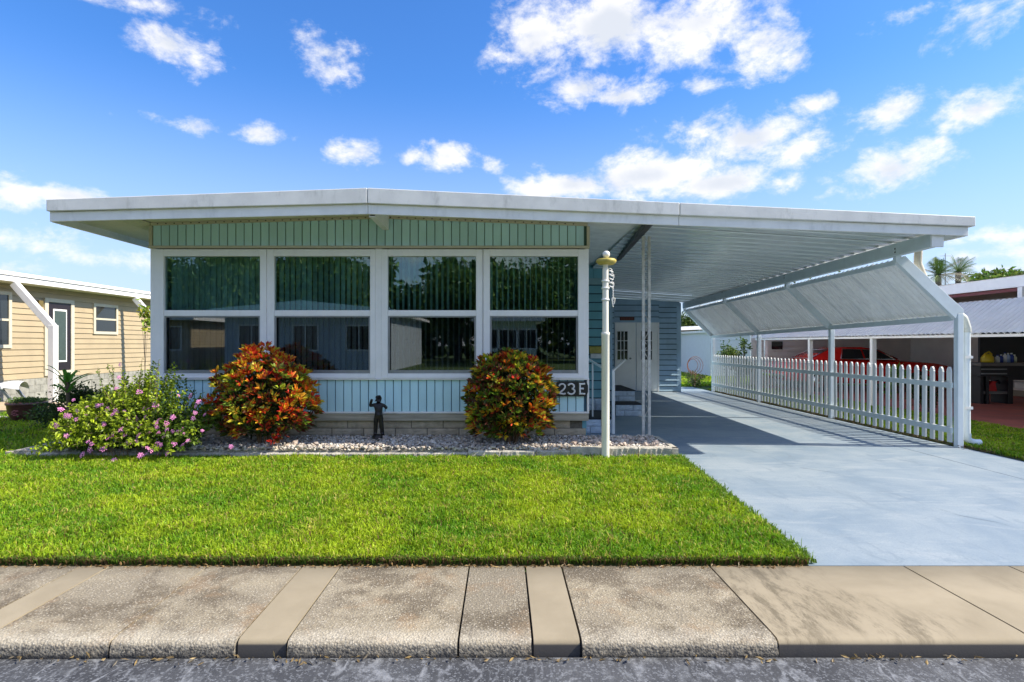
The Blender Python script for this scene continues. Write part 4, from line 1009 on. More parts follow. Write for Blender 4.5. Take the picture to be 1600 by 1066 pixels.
# ------------------------------------------------------------------ shrubs
def rosette_bush(name, cpx, cpy_top, wpx, base_z, d, label, seed, palette, tall):
    rs = np.random.RandomState(seed); cx = PX(cpx, d); rx = wpx / 2 * d / F; ztop = PZ(cpy_top, d); hz_ = (ztop - base_z)
    t = thing(name, (cx, d, base_z), label, 'shrub')
    n = 700; th = rs.rand(n) * 2 * np.pi; cz = rs.rand(n) ** .9 * 1.75 - .75; cz = np.clip(cz, -.8, 1); rr = np.sqrt(np.clip(1 - cz ** 2, 0, 1))
    shell = .70 + .30 * rs.rand(n) ** .5
    Dn = np.stack([rr * np.cos(th), rr * np.sin(th), cz], 1)
    lump = np.array([1 + .20 * mnoise.noise(Vector(tuple(v * 2.3 + seed))) for v in Dn])
    ctr = np.array([cx, d, base_z + hz_ * .50])
    Pn = ctr + Dn * np.array([rx, rx * .68, hz_ * .52]) * (shell * lump)[:, None]
    k = Pn[:, 2] > base_z + .02; Pn, Dn, shell = Pn[k], Dn[k], shell[k]
    LP, LD, LL, LW, LC = [], [], [], [], []; big = []
    for p, dn, sh in zip(Pn, Dn, shell):
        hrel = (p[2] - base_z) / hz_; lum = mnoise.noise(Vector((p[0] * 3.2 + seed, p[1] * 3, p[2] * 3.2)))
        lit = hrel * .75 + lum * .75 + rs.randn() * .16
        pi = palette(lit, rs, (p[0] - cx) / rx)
        ax_ = dn * .7 + np.array([0, 0, .75]); ax_ /= np.linalg.norm(ax_); m_ = rs.randint(9, 15); L0 = .072 + .036 * rs.rand()
        for j in range(m_):
            q = rs.randn(3); q -= q.dot(ax_) * ax_; q /= np.linalg.norm(q); sp = .45 + .85 * rs.rand()
            dd = ax_ + q * sp; cc_ = np.minimum(pi[rs.randint(len(pi))] * (.95 + .65 * rs.rand()), .85)
            LP.append(p + q * .012); LD.append(dd); LL.append(L0 * (.8 + .4 * rs.rand())); LW.append(.026 + .014 * rs.rand()); LC.append(cc_)
            if sh > .93 and dn[1] < .1 and len(big) < 150 and rs.rand() < .35: big.append((p + q * .014, dd / np.linalg.norm(dd), L0 * 1.15, cc_))
    # inner filling leaves, darker than the outer ones
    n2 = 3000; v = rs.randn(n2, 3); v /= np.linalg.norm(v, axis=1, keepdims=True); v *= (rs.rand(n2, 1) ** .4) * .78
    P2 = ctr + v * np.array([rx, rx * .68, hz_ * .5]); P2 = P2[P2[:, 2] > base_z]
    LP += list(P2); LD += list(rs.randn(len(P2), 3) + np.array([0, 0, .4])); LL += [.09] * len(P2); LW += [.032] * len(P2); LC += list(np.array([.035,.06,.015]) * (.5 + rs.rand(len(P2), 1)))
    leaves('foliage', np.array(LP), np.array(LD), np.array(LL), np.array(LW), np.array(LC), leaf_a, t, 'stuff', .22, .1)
    for (p, dd, L_, cc_) in big:
        o = link('leaf', croton_leaf, t, p); o.scale = (L_, L_, L_); o.rotation_euler = Vector(dd).to_track_quat('Y', 'Z').to_euler(); o.color = (*cc_, 1)
    for j in range(9):
        a = rs.rand() * 6.28; rr_ = .1 + .25 * rs.rand()
        MB().tube([(cx + .05 * math.cos(a), d + .05 * math.sin(a), base_z - .05), (cx + rr_ * .6 * math.cos(a), d + rr_ * .5 * math.sin(a), base_z + hz_ * .3), (cx + rr_ * 1.4 * math.cos(a), d + rr_ * math.sin(a), base_z + hz_ * .65)], [.016, .011, .005], 6).build('stem', stem_m, t)
    return t
def croton_leaf_mesh():
    pr = [(0, .03), (.2, .14), (.45, .19), (.7, .15), (.9, .06), (1.0, .0)]
    vs = []; fs = []
    for i, (y, w) in enumerate(pr): vs += [(-w, y, .35 * w - .06 * y * y), (0, y, -.06 * y * y * 1.4), (w, y, .35 * w - .06 * y * y)]
    for i in range(len(pr) - 1):
        a = i * 3; fs += [(a, a+1, a+4, a+3), (a+1, a+2, a+5, a+4)]
    return MB().add(vs, fs, True).mesh('leaf', leaf_o, fix=False)
croton_leaf = croton_leaf_mesh()
A = np.array
RED = [A([.50,.035,.02]), A([.62,.08,.02]), A([.60,.20,.02]), A([.66,.42,.03]), A([.36,.02,.02])]
ORG = [A([.62,.24,.02]), A([.62,.42,.03]), A([.48,.06,.02]), A([.42,.42,.04])]
YEL = [A([.58,.50,.04]), A([.34,.42,.03]), A([.62,.34,.03])]
GRN = [A([.12,.22,.02]), A([.20,.28,.03]), A([.07,.12,.02]), A([.20,.07,.02])]
DRK = [A([.10,.04,.02]), A([.05,.07,.015]), A([.14,.03,.02]), A([.12,.13,.02])]
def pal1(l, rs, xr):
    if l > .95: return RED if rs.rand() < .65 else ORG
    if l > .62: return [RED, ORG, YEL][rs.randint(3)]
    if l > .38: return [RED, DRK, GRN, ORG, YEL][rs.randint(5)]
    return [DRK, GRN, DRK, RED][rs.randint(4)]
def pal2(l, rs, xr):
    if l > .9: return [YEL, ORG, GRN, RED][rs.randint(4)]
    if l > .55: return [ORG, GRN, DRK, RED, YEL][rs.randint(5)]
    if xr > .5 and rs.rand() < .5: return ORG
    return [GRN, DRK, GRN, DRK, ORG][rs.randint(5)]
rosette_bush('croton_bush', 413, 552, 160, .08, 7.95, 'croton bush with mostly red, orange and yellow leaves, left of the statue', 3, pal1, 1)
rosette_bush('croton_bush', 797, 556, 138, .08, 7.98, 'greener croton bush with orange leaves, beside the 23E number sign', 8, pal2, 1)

def lantana():
    d = 7.62; cx = PX(210, d); bz = .03; rs = np.random.RandomState(11)
    t = thing('lantana_bush', (cx, d, bz), 'sprawling yellow green bush with pink flower heads at the left end of the bed', 'shrub')
    xs_ = A([75, 100, 140, 180, 220, 245, 262, 290, 320, 345]); yt_ = A([664, 634, 612, 588, 574, 568, 582, 614, 634, 664])
    def topz(px): return PZ(np.interp(px, xs_, yt_), d)
    LP, LD, LC, LL = [], [], [], []; tips = []
    for s_ in range(620):
        px = rs.uniform(78, 335); hx = PX(px, d); zt_ = topz(px) + rs.uniform(-.03, .07)
        fr = rs.rand() ** 1.2; y = d + .35 - 1.0 * fr * .75 + rs.uniform(-.08, .08)
        ztip = bz + .08 + (zt_ - bz - .08) * (1 - fr ** 2.2 * .92) * rs.uniform(.72, 1.02)
        b0 = A([cx + (hx - cx) * .45 + rs.randn() * .1, d + .12 + rs.randn() * .1, bz]); tip = A([hx, y, ztip])
        out = tip - b0; n_ = 26
        mid = (b0 + tip) / 2 + A([out[0] * .05, -.02, .16])
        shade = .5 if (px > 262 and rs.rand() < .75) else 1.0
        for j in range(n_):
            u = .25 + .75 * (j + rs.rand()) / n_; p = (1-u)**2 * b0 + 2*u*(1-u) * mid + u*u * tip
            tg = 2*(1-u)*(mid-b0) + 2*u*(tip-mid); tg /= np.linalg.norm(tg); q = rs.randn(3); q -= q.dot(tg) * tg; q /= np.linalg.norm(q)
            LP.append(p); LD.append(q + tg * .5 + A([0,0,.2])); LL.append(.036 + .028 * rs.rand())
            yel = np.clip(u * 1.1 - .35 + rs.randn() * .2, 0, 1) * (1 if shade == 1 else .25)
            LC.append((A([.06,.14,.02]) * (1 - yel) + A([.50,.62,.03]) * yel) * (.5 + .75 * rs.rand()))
        tips.append((tip, tg, px))
        if s_ % 6 == 0: MB().tube([tuple(b0), tuple((b0 + mid) / 2 + A([0,0,.03])), tuple(mid * .7 + tip * .3), tuple(tip)], [.005, .004, .003, .002], 4).build('stem', pm('pinkish_stem', (.30,.20,.13), .8), t)
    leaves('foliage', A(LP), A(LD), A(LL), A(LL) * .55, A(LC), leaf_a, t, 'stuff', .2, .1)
    # long shoots above
    LP, LD, LC, LL = [], [], [], []
    for (px, py, bx_) in ((168, 570, 190), (176, 572, 180), (245, 575, 238), (190, 578, 200), (248, 562, 245), (152, 576, 170), (222, 560, 215)):
        p0 = P(bx_, 640, d + .1); p1 = P(px, py, d + .1); MB().tube([p0, p0.lerp(p1, .5) + Vector((0, 0, .02)), p1], [.005, .004, .002], 5).build('stem', stem_m, t)
        for j in range(55):
            u = rs.rand(); p = p0.lerp(p1, u); LP.append(A(p)); q = rs.randn(3); LD.append(q); LL.append(.035); LC.append(A([.24,.36,.03]) * (.6 + .6 * rs.rand()))
    leaves('shoot_foliage', A(LP), A(LD), A(LL), A(LL) * .45, A(LC), leaf_a, t, 'stuff', .2, .1)
    # flower heads: a dome of florets
    def head(sd):
        r2 = random.Random(sd); b = MB()
        for k in range(16):
            a = k * 2.4; r_ = .011 * math.sqrt(k); c = Vector((r_ * math.cos(a) * .85, r_ * math.sin(a) * .85, .012 - r_ * r_ * 6)); w = .008
            n_ = [(c + Vector((w * math.cos(j * 1.2566 + a), w * math.sin(j * 1.2566 + a), .002 * (j % 2)))) for j in range(5)]
            b.add([c + Vector((0, 0, .002))] + n_, [(0, 1 + j, 1 + (j + 1) % 5) for j in range(5)])
        return b.mesh('flower_head', pink_m, fix=False)
    hm = [head(i) for i in range(3)]
    spots = [(182,607),(218,613),(243,635),(121,642),(136,636),(162,661),(104,650),(88,665),(163,664),(228,710),(217,681),(243,661),(245,668),(260,662),(261,672),(272,694),(294,689),(286,695),(141,703),(235,703),(168,683),(246,694),(316,673),(298,619),(279,618),(311,628),(306,635),(270,652),(188,570),(186,590),(150,655),(178,647),(200,655),(168,640),(134,648),(152,634),(213,654),(205,690),(232,639),(320,648),(280,674),(190,672),(115,625),(95,640),(361,698),(160,722),(178,720),(270,674),(225,640),(305,645)]
    spots += [(rs.uniform(100, 325), rs.uniform(632, 712)) for _ in range(34)]
    for i, (px, py) in enumerate(spots):
        yy = 7.20 + (730 - py) / 160 * .55 if py > 600 else 7.75
        p = P(px, py, yy); p.z = max(p.z, .05)
        o = link('flower_head', hm[i % 3], t, p, (R(55) + rs.randn() * .3, 0, rs.randn() * .5)); sc_ = rs.uniform(.6, 1.15); o.scale = (sc_,) * 3
    return t
lantana()
# garden timber at the bed's left end
tag(B(-6.72, 7.78, -.02, -5.6, 7.88, .06).build('timber_edging', wood, None, .008), 'weathered timber edging at the left end of the bed', 'timber edging')

def leafy(name, c, r, n, leaf, colors, label, cat, trunk_h=0, trunk_r=.08, group=None, seed=1, lumps=9, keep=None):
    """tree or shrub: tapered trunk, limbs to each leaf clump, leaves spread through the clumps"""
    rs = np.random.RandomState(seed); c = A(c, dtype=float); r = A(r, dtype=float)
    t = thing(name, (c[0], c[1], 0), label, cat, group)
    cc = []; 
    for i in range(lumps):
        v = rs.randn(3); v /= np.linalg.norm(v); cc.append((c + v * r * (.35 + .4 * rs.rand()), r * (.36 + .2 * rs.rand())))
    LP, LC = [], []
    for (cp_, rr_) in cc:
        m_ = n // lumps; v = rs.randn(m_, 3); v /= np.linalg.norm(v, axis=1, keepdims=True); rad = rs.rand(m_, 1) ** .45
        p = cp_ + v * rr_ * rad * (1 + .25 * rs.randn(m_, 1)); LP.append(p)
        k = rs.randint(0, len(colors), m_); LC.append(A(colors)[k] * (.65 + .6 * rs.rand(m_, 1)) * (.85 + .3 * rs.rand()))
    LP = np.concatenate(LP); LC = np.concatenate(LC); kk = LP[:, 2] > .05; LP, LC = LP[kk], LC[kk]
    D = rs.randn(len(LP), 3) + A([0, 0, .2])
    leaves('crown' if trunk_h else 'foliage', LP, D, leaf * (.7 + .6 * rs.rand(len(LP))), leaf * .45, LC, leaf_a, t, 'stuff', .2, .1)
    base = Vector((c[0], c[1], -.05)); top = Vector(c) + Vector((0, 0, r[2] * .2))
    b = MB(); b.tube([base, base.lerp(top, .4) + Vector((r[0]*.04, 0, 0)), top], [trunk_r, trunk_r * .75, trunk_r * .3], 8); b.build('trunk', bark, t)
    for i, (cp_, rr_) in enumerate(cc):
        st = base.lerp(top, .35 + .5 * (i / lumps)); e = Vector(cp_)
        MB().tube([st, st.lerp(e, .5) + Vector((0, 0, -.05 * r[2])), e], [trunk_r * .45, trunk_r * .3, trunk_r * .1], 6).build('branch', bark, t)
    return t
GB = [(.08,.16,.04), (.14,.24,.05), (.26,.34,.07), (.05,.10,.03)]
G1 = [(.05,.10,.02), (.09,.16,.03), (.12,.20,.03)]; G2 = [(.04,.07,.02), (.06,.09,.03), (.08,.11,.02)]; G3 = [(.14,.22,.04), (.10,.17,.03), (.20,.26,.05)]

# strap-leaved plant by the neighbour's downspout
sp = thing('strap_leaved_plant', (PX(105, 9.6), 9.6, 0), 'bright green plant with long strap leaves behind the pink flowered bush', 'plant')
def strap(L, w, bend):
    def fn(u, v):
        ww = w * (math.sin(math.pi * min(1, v * .9 + .1)) ** .6); return ((u - .5) * ww, L * v * math.cos(bend * v), L * math.sin(v * 1.2) * .8 - bend * v * v * L * .5 + abs(u - .5) * ww * .5)
    return MB().grid(fn, 2, 7).mesh('leaf', leaf_o, fix=False)
sm_ = [strap(.42, .06, .5), strap(.36, .05, .9)]
for i in range(22):
    o = link('leaf', sm_[i % 2], sp, (PX(105, 9.6), 9.6, PZ(598, 9.6) - random.random() * .2), (random.uniform(-.1, .35), 0, i * 2.4 + random.random() * .4)); g_ = random.uniform(.8, 1.3); o.color = (.14 * g_, .34 * g_, .04 * g_, 1)
MB().tube([(PX(105, 9.6), 9.6, 0), (PX(105, 9.6) + .02, 9.6, .45), (PX(105, 9.6), 9.6, PZ(596, 9.6))], [.03, .025, .03], 8).build('stem', stem_m, sp)
leafy('garden_shrub', (PX(120, 10), 10.0, .38), (.75, .5, .38), 4500, .06, G2 + G1, 'low dark green shrub behind the pink flowered bush', 'shrub', 0, .03, seed=5)
leafy('garden_shrub', (PX(225, 9.4), 9.5, .45), (.35, .5, .45), 2600, .05, G3, 'leggy shrub at the left corner of the house', 'shrub', 0, .02, seed=6)
leafy('leafy_vine', (PX(226, 14), 14.0, PZ(490, 14)), (.22, .2, .5), 130, .13, [(.30,.42,.03), (.22,.34,.03), (.45,.42,.05)], 'thin vine with yellow green leaves left of the home', 'vine', .5, .012, seed=7, lumps=6)

# planter bowl
px_, py_ = PX(42, 11.3), 11.3
pb = thing('planter_bowl', (px_, py_, 0), 'red brown glazed planter bowl of low greenery on the side lawn', 'planter')
MB().lathe([(0, .0), (.17, .0), (.24, .06), (.30, .18), (.315, .32), (.335, .335), (.335, .37), (.30, .375), (.29, .34), (0, .33)], (px_, py_, .0), 26).build('bowl', terracotta, pb)
bb = MB()
for k in range(7): 
    a = k * .9; bb.lathe([(0, -.02), (.028, -.01), (.03, 0), (.02, .012), (0, .02)], (px_ + .03 + .05 * math.cos(a) * (k > 0), py_ - .30, .19 + .045 * math.sin(a) * (k > 0)), 8)
bb.build('flower_relief', pm('dull_pink_glaze', (.26,.07,.07), .5), pb)
n = 900; LPx = np.stack([px_ + np.random.randn(n) * .13, py_ + np.random.randn(n) * .13, .37 + np.random.rand(n) * .07], 1)
leaves('greenery', LPx, np.random.randn(n, 3) + A([0, 0, .7]), .05, .02, A(G1)[np.random.randint(0, 3, n)], leaf_a, pb, 'stuff')

# white curved cart body on dark struts at the left picture edge
wc = thing('garden_cart', (PX(8, 12.6), 12.6, 0), 'white curved cart with dark slanted struts beside the tan path', 'cart')
cx_, cy_ = PX(2, 12.6), 12.6
def hull(u, v):
    xx = -.55 + 1.05 * u; hh = .17 * math.sin(math.pi * min(1, .12 + .88 * (1 - abs(u - .40)))) ; a = math.pi * v
    return (cx_ + xx, cy_ - .28 * math.cos(a) * (1 - .5 * u ** 3), .62 + hh * math.sin(a) - .10 * u * u)
b = MB().grid(hull, 14, 8); b.build('body', wh_p, wc)
B(cx_ - .5, cy_ - .24, .53, cx_ + .22, cy_ + .24, .615).build('tray', wh_p, wc, .02)
for dy in (-.18, .18): MB().bar((cx_ + .12, cy_ + dy, .60), (cx_ + .55, cy_ + dy, .08), .035, .05).build('strut', alu, wc)
w_ = MB(); [w_.tube([(cx_ - .25 + .13 * math.cos(a), cy_ - .26, .13 + .13 * math.sin(a)) for a in np.linspace(0, 2 * math.pi, 17)], .03, 6)]; w_.build('wheel', rubber, wc)
MB().bar((cx_ - .25, cy_ - .2, .13), (cx_ - .25, cy_ - .2, .56), .03, .03).build('strut', alu, wc)
tag(MB().prism([(-16, 13.4), (-8.9, 12.75), (-8.9, 14.3), (-16, 15.6)], 'z', -.03, .02).build('path', tan_conc), 'tan concrete path in front of the beige neighbour home', kind='structure')
tag(B(-13, 11.55, -.03, PX(22, 11.7), 11.75, .045).build('path_edging', curb_m), 'pale concrete edging of the neighbour path', kind='structure')

# ------------------------------------------------------------------ left neighbour
XN = -13.0
ln = thing('neighbour_home', (XN, 16, 0), 'beige lap sided mobile home with dark door, seen left of the blue home', 'house')
nzb = .56; nzt = 3.12; nb_ = 16; hb = (nzt - nzb) / nb_
bm_ = MB().prism([(0, 0), (.032, 0), (.006, hb), (0, hb)], 'y', 12.2, 27.0).mesh('siding_board', beige_sid)
for i in range(nb_): link('siding_board', bm_, ln, (XN, 0, nzb + i * hb))
B(XN - .12, 12.2, .1, XN, 27, nzt).build('wall', beige_sid, ln)
B(XN - 6, 12.2, .1, XN - .12, 12.3, nzt).build('wall', beige_sid, ln); 
lap_x(12.2, XN - 6, XN, nzb, nzt, nb_, beige_sid, 'siding', ln)
B(XN - .1, 12.25, -.03, XN - .03, 27, nzb - .01).build('foundation', gray_block, ln)
fb = B(0, 0, 0, .06, .39, .19).mesh('foundation_block', gray_block)
for r in range(3):
    y = 12.4 + (.2 if r % 2 else 0)
    while y < 22: link('foundation_block', fb, ln, (XN - .04, y, -.02 + r * .195)); y += .4
for ya, yb_, za, zb2, nm in ((18.25, 19.4, 1.82, 2.80, 'window'), (14.0, 15.2, 1.40, 2.88, 'window')):
    f = MB(); w = .09; x0, x1 = XN + .012, XN + .065
    f.box(x0, ya, za, x1, ya + w, zb2); f.box(x0, yb_ - w, za, x1, yb_, zb2); f.box(x0, ya + w, za, x1, yb_ - w, za + w); f.box(x0, ya + w, zb2 - w, x1, yb_ - w, zb2)
    f.box(x0, ya + w, (za + zb2) / 2 - .03, x1 - .008, yb_ - w, (za + zb2) / 2 + .03)
    fo = f.build('window', beige_trim, ln, .004); B(XN + .004, ya + w, za + w, XN + .038, yb_ - w, zb2 - w).build('pane', glass_dark, fo)
dy0, dy1, dz0, dz1 = 16.35, 17.35, .70, 2.80
dr = B(XN + .01, dy0 + .08, dz0 + .04, XN + .05, dy1 - .08, dz1 - .1).build('door', pm('dark_purple_brown_door', (.018,.012,.018), .4), ln)
B(XN + .05, dy0 + .24, dz0 + .28, XN + .066, dy1 - .24, dz1 - .28).build('trim', white, dr, .003)
B(XN + .067, dy0 + .28, dz0 + .33, XN + .072, dy1 - .28, dz1 - .33).build('pane', pm('frosted_pane', (.06,.085,.08), .2, spec=.3), dr)
B(XN + .052, dy0 + .13, 1.55, XN + .085, dy0 + .19, 1.85).build('handle', alu, dr)
b = MB(); b.box(XN + .012, dy0 - .06, dz0 - .1, XN + .07, dy0 + .07, dz1 + .02); b.box(XN + .012, dy1 - .07, dz0 - .1, XN + .07, dy1 + .06, dz1 + .02); b.box(XN + .012, dy0 + .07, dz1 - .09, XN + .07, dy1 - .07, dz1 + .02); b.box(XN + .012, dy0 + .07, dz0 - .1, XN + .09, dy1 - .07, dz0 + .03)
b.build('door_frame', beige_trim, ln, .004)
B(XN + .02, dy0 - .35, 2.55, XN + .14, dy0 - .2, 2.72).build('wall_lamp', pm('brass_dull', (.25,.18,.06), .4, .5), ln, .01)
B(XN - .1, 12.0, 3.10, XN + .5, 27.2, 3.13).build('soffit', cream, ln)
B(XN + .5, 11.9, 3.10, XN + .56, 27.2, 3.24).build('fascia', white, ln, .004)
B(XN + .46, 11.9, 3.245, XN + .60, 27.2, 3.34).build('gutter', white, ln, .01)
MB().prism([(XN + .5, 3.14), (XN + .5, 3.335), (XN - 3.5, 3.62), (XN - 7, 3.4), (XN - 7, 3.14)], 'y', 11.95, 27.15).build('roof', white_metal, ln)
for k, yy in enumerate((14.75, 19.6)):
    MB().bar((XN + .50, yy, 3.06), (XN + 1.50, yy, 1.92), .17, .15, (0, 1, 0)).build('awning_arm', white, ln, .01)
    B(XN + 1.42, yy - .085, 0, XN + 1.57, yy + .085, 1.99).build('awning_post', white, ln, .01)

# ------------------------------------------------------------------ right neighbour carport and home
YN = 20.6
rn = thing('neighbour_home', (12, YN, 0), 'warm grey home with maroon door and white corrugated carport awning, right of the fence', 'house')
B(8.9, YN, 0, 24, YN + .12, 3.0).build('wall', taupe2, rn)
lap_x(YN, 8.9, 15.55, .35, 2.9, 14, taupe2, 'siding', rn, t=.03); lap_x(YN, 16.1, 24, .35, 2.9, 14, taupe2, 'siding', rn, t=.03)
md = B(PX(1472, YN), YN - .06, .2, PX(1500, YN), YN - .02, 2.35).build('door', maroon, rn)
B(PX(1481, YN), YN - .075, PZ(555, YN), PX(1490, YN), YN - .061, PZ(524, YN)).build('pane', glass_dark, md)
b = MB(); b.box(PX(1479.5, YN), YN - .085, PZ(557, YN), PX(1481, YN), YN - .062, PZ(522, YN)); b.box(PX(1481, YN), YN - .085, PZ(557, YN), PX(1491, YN), YN - .062, PZ(555.2, YN)); b.build('trim', beige_trim, md)
B(PX(1205, YN), YN - .04, PZ(546, YN), PX(1222, YN), YN - .032, PZ(534, YN)).build('pane', glass_dark, rn)
XNS = 14.6
B(XNS, 9, 0, XNS + .1, YN, 3.2).build('wall', taupe_sid, rn); lap_y(XNS, 9, YN, .2, 3.1, 14, taupe2, 'siding', rn, -1, .03)
B(PX(1531, 15.3), 15.3, .55, XNS - .05, 15.36, 2.2).build('partition', pm('dark_grey_board', (.035,.037,.042), .6), rn)
B(9.12, 9.0, -.02, XNS, YN - .05, .03).build('carport_floor', red_floor, rn, .01)
zr = lambda py, d: PZ(py, d)
MB().bar((9.95, 7.0, 2.72), (9.95, YN + 1, 2.72), .06, .22).build('fascia', white, rn)
b = MB(); b.add([(9.95, 7, 2.60), (XNS + 1, 7, 2.9), (XNS + 1, YN + 1, 2.9), (9.95, YN + 1, 2.60)], [(0, 1, 2, 3)]); b.build('carport_ceiling', pm('tan_ceiling', (.40,.36,.32), .5), rn)
b = MB(); b.add([(9.9, 7, 2.835), (XNS + 6, 7, 3.5), (XNS + 6, YN + 1, 3.5), (9.9, YN + 1, 2.835)], [(0, 1, 2, 3)]); b.build('roof', white_metal, rn)
MB().bar((9.99, 7.0, 2.57), (9.99, YN, 2.57), .03, .07).build('trim', maroon, rn)
for yy in (8.2, 10.95, 13.7, 16.5, 19.3):
    B(8.80, yy, 0, 8.90, yy + .10, 1.66).build('post', white, rn, .005)
    MB().bar((8.86, yy + .05, 1.66), (9.58, yy + .05, 2.30), .07, .08, (0, 1, 0)).build('rafter', white, rn)
    B(9.88, yy, 2.25, 9.98, yy + .1, 2.60).build('strut', white, rn)
Ls = .80; y = 7.4
smn = sheet_mesh(Ls + .03, 9.62, 2.36, 8.74, 1.70, .125, .026, translucent(pm('white_translucent_sheet', (.90,.88,.83), .7, var=.05, vs=3, orand=.06, dirt=.2, dirtc=(.5,.5,.48)), .32, (.85,.84,.8)), 'awning_sheet'); k = 0
while y < 20: link('awning_sheet', smn, rn, (.005 * (k % 2), y, .005 * (k % 2))); y += Ls; k += 1
MB().bar((8.80, 7.4, 1.665), (8.80, 20, 1.665), .04, .05).build('awning_rail', white, rn)

# workbench with its things
wb = thing('workbench', (PX(1560, 14.2), 14.2, 0), 'black tool bench with two drawers in the neighbour carport', 'workbench')
by = 14.2; bx = lambda px: PX(px, by); bz_ = lambda py: PZ(py, by)
B(bx(1533), by, bz_(572), bx(1640), by + .55, bz_(567)).build('worktop', pm('grey_bench_top', (.16,.15,.14), .6), wb, .005)
B(bx(1533), by + .02, bz_(588), bx(1574), by + .55, bz_(572.5)).build('drawer_case', black_m, wb, .004)
for pyy in (577, 584): B(bx(1534), by - .012, bz_(pyy + 1), bx(1573), by + .019, bz_(pyy - .8)).build('drawer_pull', alu, wb)
for pxx in (1533, 1541.5, 1576, 1634): B(bx(pxx), by + .02, .03, bx(pxx + (5 if pxx < 1570 else 8)), by + .52, bz_(588.5)).build('leg', black_m, wb)
B(bx(1534), by + .04, bz_(616), bx(1576), by + .5, bz_(612)).build('shelf', pm('grey_bench_top', (.1,.1,.1)), wb)
B(bx(1588), by + .05, bz_(607), bx(1640), by + .5, bz_(598)).build('storage_box', taupe2, wb)
def bottle(px, h, r, mat, label, grp='bottles on the neighbour workbench'):
    t = thing('bottle', (bx(px), by + .25, bz_(567)), label, 'bottle', grp); z = bz_(567)
    MB().lathe([(0, 0), (r, 0), (r, h * .65), (r * .45, h * .8), (r * .4, h * .86)], (bx(px), by + .25, z), 10).build('body', mat, t)
    MB().lathe([(r * .45, h * .861), (r * .45, h), (0, h)], (bx(px), by + .25, z), 8).build('cap', wh_p if mat is not wh_p else blue_p, t)
bottle(1572, .19, .05, wh_p, 'short white bottle, first right of the yellow jug'); bottle(1578, .20, .045, blue_p, 'short blue bottle between white bottles on the bench')
bottle(1584, .26, .04, wh_p, 'tall narrow white bottle left of the tall blue bottle'); bottle(1589, .24, .045, pm('pale_blue_plastic', (.4,.5,.75), .4), 'pale blue white bottle on the workbench')
bottle(1594.5, .24, .05, blue_p, 'tall dark blue bottle near the right picture edge'); bottle(1599, .20, .05, pm('cream_plastic', (.6,.6,.4), .4), 'cream bottle cut by the right picture edge')
yj = thing('plastic_jug', (bx(1556), by + .25, bz_(567)), 'yellow plastic jug with handle on the neighbour workbench', 'jug')
MB().lathe([(0, 0), (.125, 0), (.14, .03), (.13, .13), (.09, .19), (.06, .215), (0, .22)], (bx(1556), by + .25, bz_(567)), 14).build('body', yellow_p, yj)
MB().tube([(bx(1556) - .10, by + .2, bz_(567) + .10), (bx(1556) - .10, by + .2, bz_(567) + .22), (bx(1556), by + .2, bz_(567) + .27), (bx(1556) + .07, by + .2, bz_(567) + .20)], .02, 8).build('handle', yellow_p, yj)
rc = thing('fuel_can', (bx(1558), by + .2, bz_(612)), 'red fuel can on the lower shelf of the workbench', 'fuel can')
MB().prism([(bx(1550), bz_(612)), (bx(1564), bz_(612)), (bx(1561), bz_(600)), (bx(1564), bz_(597)), (bx(1557), bz_(596)), (bx(1549), bz_(604))], 'y', by + .1, by + .3).build('body', red_p, rc, .01)
MB().tube([(bx(1562), by + .2, bz_(600)), (bx(1570), by + .2, bz_(596)), (bx(1573), by + .2, bz_(600))], .035, 8).build('spout', black_m, rc)

